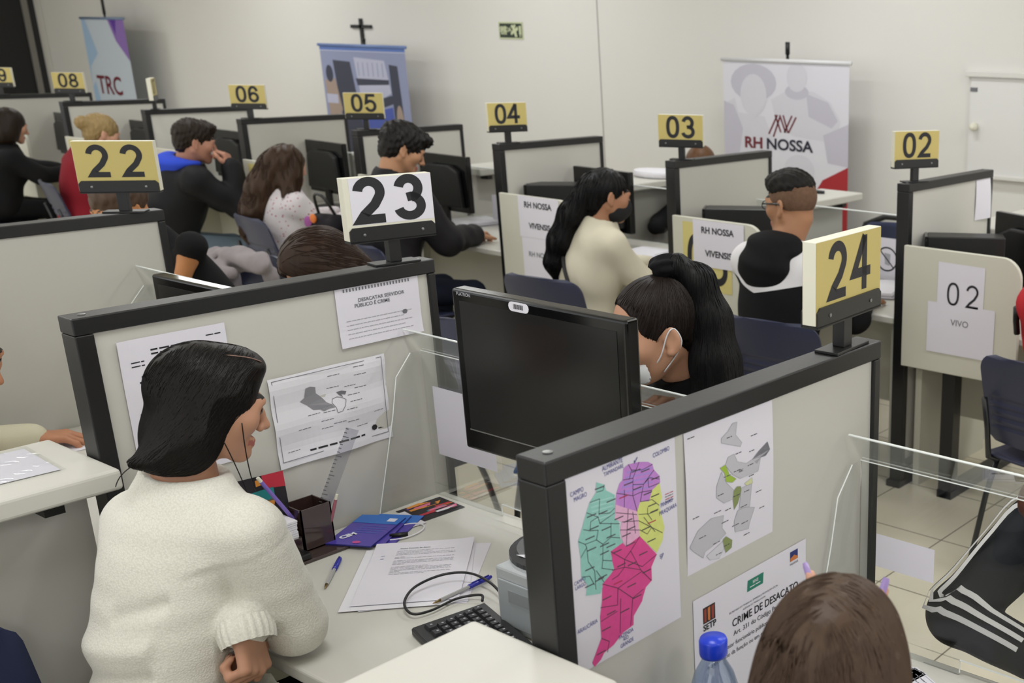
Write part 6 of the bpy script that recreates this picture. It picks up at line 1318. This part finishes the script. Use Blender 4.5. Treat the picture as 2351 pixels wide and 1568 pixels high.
def pen(x0, y0, x1, y1, z, label, capc='#2c2f9c'):
    a, b = np.array((x0, y0, z + .0055)), np.array((x1, y1, z + .0045)); d = nrm(b - a); L = .148; b = a + d * L
    t = thing('ballpoint_pen', label, 'pen', (x0, y0, z), 0, 'pens')
    MB().tube([a + d * .045, b - d * .018], .0038, 6).build('barrel', mat('pen_clear', '#a8a6a4', .15, spec=.8), t)
    MB().tube([a + d * .046, b - d * .02], .0014, 6).build('ink_tube', mat('ink_tube', '#2a2c58', .4), t)
    MB().tube([a, a + d * .008, a + d * .058], [.0032, .0052, .0052], 10).tube([a + d * .006 + np.array((0, 0, .006)), a + d * .05 + np.array((0, 0, .0062))], .0014, 5).build('cap', mat('cap_blue_' + capc[1:], capc, .3), t, smooth=True)
    MB().tube([b - d * .019, b - d * .006, b], [.0036, .0020, .0006], 8).build('tip', mat('tip_brass', '#8a7448', .3, metal=.8), t, smooth=True)
pen(-2.224, 1.299, -2.101, 1.177, Z0, 'clear ballpoint pen with blue cap lying left of the papers')
pen(-1.878, 1.425, -1.876, 1.28, Z0 + .004, 'clear ballpoint pen with blue cap lying under the black cable right of the papers')
# keyboard
t = thing('keyboard', 'black computer keyboard on the near desk half under the ledge corner', 'keyboard', (-1.575, 1.195, Z0), rz(-15), world=False)
MB().prism([(-.222, -.076), (.222, -.076), (.226, -.070), (.226, .070), (.215, .078), (-.215, .078), (-.226, .070), (-.226, -.070)], .002, .016).mesh([(-.222, -.074, .016), (.222, -.074, .016), (.222, .072, .016), (-.222, .072, .016), (-.222, -.074, .018), (.222, -.074, .018), (.222, .072, .024), (-.222, .072, .024)], [(4, 5, 6, 7), (0, 1, 5, 4), (1, 2, 6, 5), (2, 3, 7, 6), (3, 0, 4, 7)]).build('keyboard_body', mat('keyboard_black', '#1c1c1e', .45), t, bevel=.002)
kb = MB()
def key(x, y, w): kb.mesh([(x - w / 2, y - .0082, .0175 + (y + .074) * .041), (x + w / 2, y - .0082, .0175 + (y + .074) * .041), (x + w / 2, y + .0082, .0182 + (y + .074) * .041), (x - w / 2, y + .0082, .0182 + (y + .074) * .041), (x - w / 2 + .0022, y - .0062, .0242 + (y + .074) * .041), (x + w / 2 - .0022, y - .0062, .0242 + (y + .074) * .041), (x + w / 2 - .0022, y + .0066, .0246 + (y + .074) * .041), (x - w / 2 + .0022, y + .0066, .0246 + (y + .074) * .041)], [(4, 5, 6, 7), (0, 1, 5, 4), (1, 2, 6, 5), (2, 3, 7, 6), (3, 0, 4, 7)]); KEYS.append((x, y))
KEYS = []
for rI, y in enumerate((.048, .028, .009, -.010, -.029, -.048)):
    if rI == 5:
        for x, w in ((-.196, .026), (-.165, .022), (-.135, .022), (-.066, .105), (.004, .022), (.030, .022), (.058, .026)): key(x, y, w)
    else:
        for k in range(14): key(-.200 + .0192 * k + .003 * rI, y, .0168)
    for k in range(3): key(.092 + .0192 * k, y, .0168)
    if rI:
        for k in range(4): key(.157 + .0188 * k, y, .0166)
kb.build('keys', mat('key_black', '#26262a', .5), t)
kl = MB()
for i, (x, y) in enumerate(KEYS): kl.bx(x - .003, x + .001, y, y + .004, .0247 + (y + .074) * .041, .0249 + (y + .074) * .041)
kl.build('key_legends', M_INKL, t)
cb = [(-1.795, 1.335, .772), (-1.822, 1.352, .770), (-1.854, 1.319, .766), (-1.853, 1.255, .766), (-1.869, 1.223, .768), (-1.915, 1.24, .772), (-1.946, 1.289, .778), (-1.936, 1.351, .784), (-1.892, 1.388, .784), (-1.81, 1.382, .778), (-1.722, 1.340, .768), (-1.712, 1.298, .762)]
kbo = t; cbo = MB().tube(smooth_path(cb), .0028, 8).build('cable', M_BLK, None, smooth=True); ROOTM[kbo.name] = (Matrix.Translation(kbo.location) @ Matrix.Rotation(rz(-15), 4, 'Z')).inverted(); set_parent(cbo, kbo)
# desk organiser with its contents
t = thing('desk_organizer', 'smoky brown acrylic pen and note holder on the near desk', 'organizer', (-2.33, 1.27, Z0)); MO = mat('acrylic_brown', '#3a2a26', .12, spec=.6, coat=.4)
MB().bx(-2.378, -2.262, 1.150, 1.348, Z0 + .0003, Z0 + .008).build('base_tray', MO, t, bevel=.002)
def cup(x0, x1, y0, y1, z0, z1, th=.003): return MB().bx(x0, x1, y0, y0 + th, z0, z1).bx(x0, x1, y1 - th, y1, z0, z1).bx(x0, x0 + th, y0, y1, z0, z1).bx(x1 - th, x1, y0, y1, z0, z1).bx(x0, x1, y0, y1, z0, z0 + th)
cup(-2.376, -2.306, 1.270, 1.342, Z0 + .008, Z0 + .105).build('pen_cup', MO, t)
cup(-2.376, -2.294, 1.160, 1.262, Z0 + .008, Z0 + .050).build('note_tray', MO, t)
MB().bx(-2.300, -2.264, 1.165, 1.260, Z0 + .008, Z0 + .022).build('clip_tray', M_BLK, t, bevel=.003); MB().bx(-2.2638, -2.2632, 1.20, 1.225, Z0 + .010, Z0 + .018).build('maker_badge', mat('badge_silver', '#b5b5ba', .3), t)
mb = MB()
rr = random.Random(2)
for k in range(16): s_ = rr.uniform(-.0012, .0012); mb.bx(-2.371 + s_, -2.300 + s_, 1.166 + s_, 1.256 + s_, Z0 + .0112 + .005 * k, Z0 + .0155 + .005 * k)
tag(mb.build('note_stack', M_PAPER), 'white block of note paper in the brown desk organizer', 'note paper')
t = thing('ruler', 'clear plastic ruler standing in the brown pen cup', 'ruler', (-2.335, 1.31, Z0 + .02)); a = np.array((-2.345, 1.313, Z0 + .02)); b = np.array((-2.258, 1.388, 1.030)); d = nrm(b - a); s_ = nrm(np.array((.5, .85, -.3)) - d * (np.array((.5, .85, -.3)) @ d)); n_ = np.cross(d, s_)
rm = MB(); rm.mesh([tuple(p + s_ * q + n_ * r_) for p in (a, b) for q in (-.013, .013) for r_ in (-.001, .001)], [(0, 1, 3, 2), (4, 6, 7, 5), (0, 4, 5, 1), (2, 3, 7, 6), (0, 2, 6, 4), (1, 5, 7, 3)]); rm.build('blade', glass_mat('ruler_plastic', '#e6e6ea', .15, .1), t)
rm = MB()
for k in range(28): p = a + d * (.01 + .0098 * k); L = .012 if k % 5 == 0 else .006; rm.mesh([tuple(p + s_ * q + d * r_ - n_ * z_) for z_ in (.0013,) for q, r_ in ((-.0135, 0), (-.0135 + L, 0), (-.0135 + L, .0011), (-.0135, .0011))], [(0, 1, 2, 3)]).mesh([tuple(p + s_ * q + d * r_ + n_ * .0013) for q, r_ in ((-.0135, 0), (-.0135 + L, 0), (-.0135 + L, .0011), (-.0135, .0011))], [(0, 1, 2, 3)])
rm.build('graduations', M_INKG, t)
def pencil(a, b, r_, m, label, cat='pencil'):
    a, b = np.array(a), np.array(b); d = nrm(b - a); t = thing('pencil', label, cat, tuple(a)); MB().tube([a, b], r_, 8).build('shaft', m, t); MB().tube([b, b + d * .012], [r_ * 1.02, r_ * .9], 8).build('end', M_CREAM, t)
pencil((-2.330, 1.300, Z0 + .02), (-2.344, 1.216, .940), .0042, mat('pencil_lilac', '#7c68b8', .4), 'lilac pencil sticking out of the brown pen cup')
pencil((-2.316, 1.330, Z0 + .02), (-2.300, 1.352, .865), .0035, mat('pencil_rose', '#a2606a', .4), 'rose pencil at the right edge of the brown pen cup')
def leaf_draw(mb, f, w, h, seed, cols):
    r = random.Random(seed)
    for k in range(16): x, y = r.uniform(0, w * .75), r.uniform(0, h * .8); spoly(mb, f, [(x, y), (min(w, x + r.uniform(.2, .5) * w), y + r.uniform(-.005, .008)), (min(w, x + r.uniform(.2, .5) * w), min(h, y + .012)), (x, min(h, y + .01))], r.choice(cols), .0004 + .00003 * k)
LC = [mat('flyer_dark', '#1f1a20', .4), mat('flyer_teal', '#1f7f80', .4), mat('flyer_red', '#b52a3c', .4), mat('flyer_orange', '#d48a35', .4), mat('flyer_purple', '#6a3f94', .4), mat('flyer_white', '#d8d4da', .5), mat('flyer_pink', '#d06a8a', .4)]
mb = MB(); f = sheet(mb, (-2.374, 1.170, .945), (0.15, .98, 0), (.06, 0, -1), .105, .10, None, 2, 2); spoly(mb, f, [(.06, 0), (.105, 0), (.105, .035), (.06, .03)], 2); spoly(mb, f, [(0, .01), (.06, .005), (.06, .03), (0, .035)], 0); spoly(mb, f, [(.01, .035), (.08, .03), (.08, .06), (.01, .06)], 1); spoly(mb, f, [(.03, .06), (.08, .055), (.07, .09), (.03, .09)], 3); spoly(mb, f, [(.045, .008), (.058, .006), (.058, .02), (.045, .022)], 3, .001)
printed('flyer', mb, LC, 'dark and red flyer leaning on the 23 partition behind the note block', 'flyer', 'flyers on the near desk')
mb = MB(); xx = np.array((-.10, .99, 0)); f = sheet(mb, (-2.362, 1.535, Z0 + .0012), (.05, .998, 0), (.998, -.05, 0), .122, .105, None, 4, 4); leaf_draw(mb, f, .122, .105, 4, [1, 2, 3, 4, 5, 6, 0]); printed('flyer', mb, LC, 'colourful dark flyer lying by the acrylic shield on the near desk', 'flyer', 'flyers on the near desk')
mb = MB(); f = sheet(mb, (-2.352, 1.462, Z0 + .0024), (.12, .99, 0), (.99, -.12, 0), .085, .10, None, 4, 4); spoly(mb, f, [(0, 0), (.03, 0), (.03, .10), (0, .10)], 3); spoly(mb, f, [(0, .01), (.014, .01), (.014, .09), (0, .09)], 0, .001)
for k in range(5): rowtext(mb, f, .038, .08, .02 + .014 * k, .004, 2 if k % 2 else 0, k)
printed('flyer', mb, [LC[0], LC[1], LC[2], LC[3], LC[4], LC[5]] and [LC[5], LC[1], LC[2], LC[3], LC[4], LC[0]], 'white and orange flyer between the blue cards and the dark flyer', 'flyer', 'flyers on the near desk')
MBL = [mat('card_violet', '#4a3aa0', .35, coat=.3), mat('card_blue', '#2f6fc4', .35), mat('card_white', '#dfe0ea', .4), mat('card_pink', '#c24a90', .35), mat('card_navy', '#2b2f80', .35)]
for k, (ox, oy, a_) in enumerate(((-2.372, 1.500, 0), (-2.385, 1.472, .06), (-2.384, 1.462, -.04))):
    mb = MB(); c_, s_ = math.cos(a_), math.sin(a_); x = np.array((.86 * c_ - .5 * s_, .5 * c_ + .86 * s_, 0)); f = sheet(mb, (ox, oy, Z0 + .004 + .004 * k), x, (x[1], -x[0], 0), .108, .165, None, 2, 2)
    v0 = f(0, 0, 0); mb.mesh([f(u, v, z_) for z_ in (-.0035, -.0001) for u, v in ((0, 0), (.108, 0), (.108, .165), (0, .165))], [(0, 1, 2, 3), (0, 4, 5, 1), (1, 5, 6, 2), (2, 6, 7, 3), (3, 7, 4, 0)], 4)
    spoly(mb, f, [(0, 0), (.108, 0), (.108, .045), (0, .045)], 1)
    if k == 2:
        spoly(mb, f, [(.075, .012), (.095, .012), (.095, .030), (.075, .030)], 2, .0008); stext(mb, f, 'CIM', .022, .030, .120, 2, .0012, 1.0, lift=.001); spoly(mb, f, ell(.066, .150, .010, .007, 10), 3, .0008)
        for q in range(4): rowtext(mb, f, .03, .095, .06 + .012 * q, .003, 1, q)
    printed('leaflet_card', mb, MBL, ('lowest blue and violet card in the fanned cards beside the pen cup', 'middle blue and violet card in the fanned cards beside the pen cup', 'topmost violet card with a blue band and white lettering beside the pen cup')[k], 'card', 'blue cards on the near desk')
t = thing('paper_ring', 'small white ring with a black tab beside the blue cards', 'ring', (-2.225, 1.46, Z0)); MB().tube([(-2.240 + .036 * math.cos(a), 1.468 + .052 * math.sin(a), Z0 + .004) for a in np.linspace(0, 2 * math.pi, 25)[:-1]], .0018, 6, closed=True).build('loop', M_PAPER, t, smooth=True); MB().tube([(-2.236, 1.432, Z0 + .006), (-2.222, 1.446, Z0 + .008), (-2.212, 1.462, Z0 + .007)], .006, 8).build('tab', M_BLK, t, smooth=True)
# lanyard of the woman in white
# ---- right-hand desk
t = thing('water_bottle', 'clear water bottle with a bright blue cap at the bottom right desk', 'bottle', (-1.030, 1.165, Z0))
B = Matrix.Translation((-1.030, 1.165, Z0)); MBW = glass_mat('bottle_plastic', '#cfd9e6', .25, .05)
MB().lathe([(0, .002), (.034, .002), (.038, .012), (.038, .06), (.0355, .07), (.038, .08), (.038, .13), (.0355, .14), (.038, .15), (.037, .17), (.030, .195), (.021, .212), (.018, .218), (.018, .228)], B, 32).build('bottle_body', MBW, t, smooth=True)
MB().lathe([(0, .226), (.0205, .226), (.0215, .230), (.0215, .250), (.0195, .255), (0, .2565)], B, 40).build('cap', mat('cap_bright_blue', '#1f3fd0', .3), t, smooth=True)
mb = MB(); mb.lathe([(0.0385, .085), (.0388, .086), (.0388, .128), (.0385, .129)], B, 32); mb.build('label_band', mat('bottle_label', '#b9c4d6', .4), t, smooth=True)
for O, xd, w_, h_, lab in (((-1.03, 1.655), (.98, -.2), .105, .075, 'printed slip lying under the right acrylic shield'), ((-.955, 1.645), (.9, -.44), .12, .15, 'second printed slip lying right of the first under the right acrylic shield')):
    def dr(mb, f, w_=w_, h_=h_):
        sline(mb, f, [(.004, .004), (w_ - .004, .004), (w_ - .004, h_ - .004), (.004, h_ - .004)], .0009, 1, .0006, True)
        for k in range(4): rowtext(mb, f, .02, w_ - .02, .015 + .012 * k, .0038, 2, k)
    flat('printed_slip', O, xd, w_, h_, Z0 + .001, dr, [M_WHITE, M_INKL, M_INKG], lab, 'paper', 'slips on the right desk', lambda u, v: .0006 if 0 else 0.0)
flat('paper_sheet', (-3.66, 1.34), (1, -.1), .25, .11, Z0 + .001, None, [M_WHITE], 'white sheet on the desk behind the left ledge, under the attendant hand', 'paper')
# things on the back desks
for x, y, a, lab in ((-4.28, 4.36, 8, 'grey paper stack on the desk right of the cream sweater'), (-5.82, 4.50, -14, 'white papers on the desk between the black monitor and the crossed circle sheet'), (-2.85, 4.42, 20, 'white papers on the desk behind the 24 sign'), (-10.10, 4.34, 10, 'white papers in front of the person in black at the far left')):
    mb = MB(); c_, s_ = math.cos(rz(a)), math.sin(rz(a)); r = random.Random(int(-x * 10))
    for k in range(8): d0 = r.uniform(-.012, .012); M = Matrix.Translation((x + d0, y - d0, .7485 + .0035 * k)) @ Matrix.Rotation(rz(a) + d0 * 4, 4, 'Z'); mb.bx(-.105, .105, -.148, .148, 0, .0033, k % 2, M)
    tag(mb.build('paper_stack', [M_WHITE, M_PAPER]), lab, 'papers', 'paper stacks on the back desks')
t = tag(MB().bx(-4.155, -4.035, 4.235, 4.255, .749, .80, 0, None).build('card_box', M_WHITE, bevel=.002), 'small white card box at the right end of the 04 booth desk', 'box')
for x, y, a, lab in ((-5.86, 4.24, 0, 'black keyboard on the desk right of the young man with messy hair'), (-3.05, 4.53, 0, 'black keyboard on the desk behind the 24 sign')):
    t = thing('keyboard', lab, 'keyboard', (x, y, .749), rz(a), 'back desk keyboards', world=False); MB().bx(-.21, .21, -.07, .07, 0, .018).build('keyboard_body', M_BLK, t, bevel=.004)
    k2 = MB()
    for i in range(18):
        for j in range(5): k2.bx(-.2 + .0224 * i, -.182 + .0224 * i, -.06 + .0245 * j, -.04 + .0245 * j, .0185, .023)
    k2.build('keys', MATS['key_black'], t)
tag(MB().tube(smooth_path([(-3.93, 5.30, 1.046), (-3.89, 5.26, 1.052), (-3.85, 5.28, 1.056), (-3.80, 5.22, 1.052), (-3.74, 5.24, 1.046)]), .012, 6).build('cable_bundle', M_BLK, smooth=True), 'dark cable bundle on the ledge below the RH NOSSA banner', 'cable')
tag(MB().prism(ell(0, 0, .16, .11, 16), 0, .04, 0, Matrix.Translation((-4.95, 5.20, 1.042))).build('paper_roll', M_PAPER, bevel=.015), 'white bundle lying on the ledge left of the 03 partition', 'bundle')
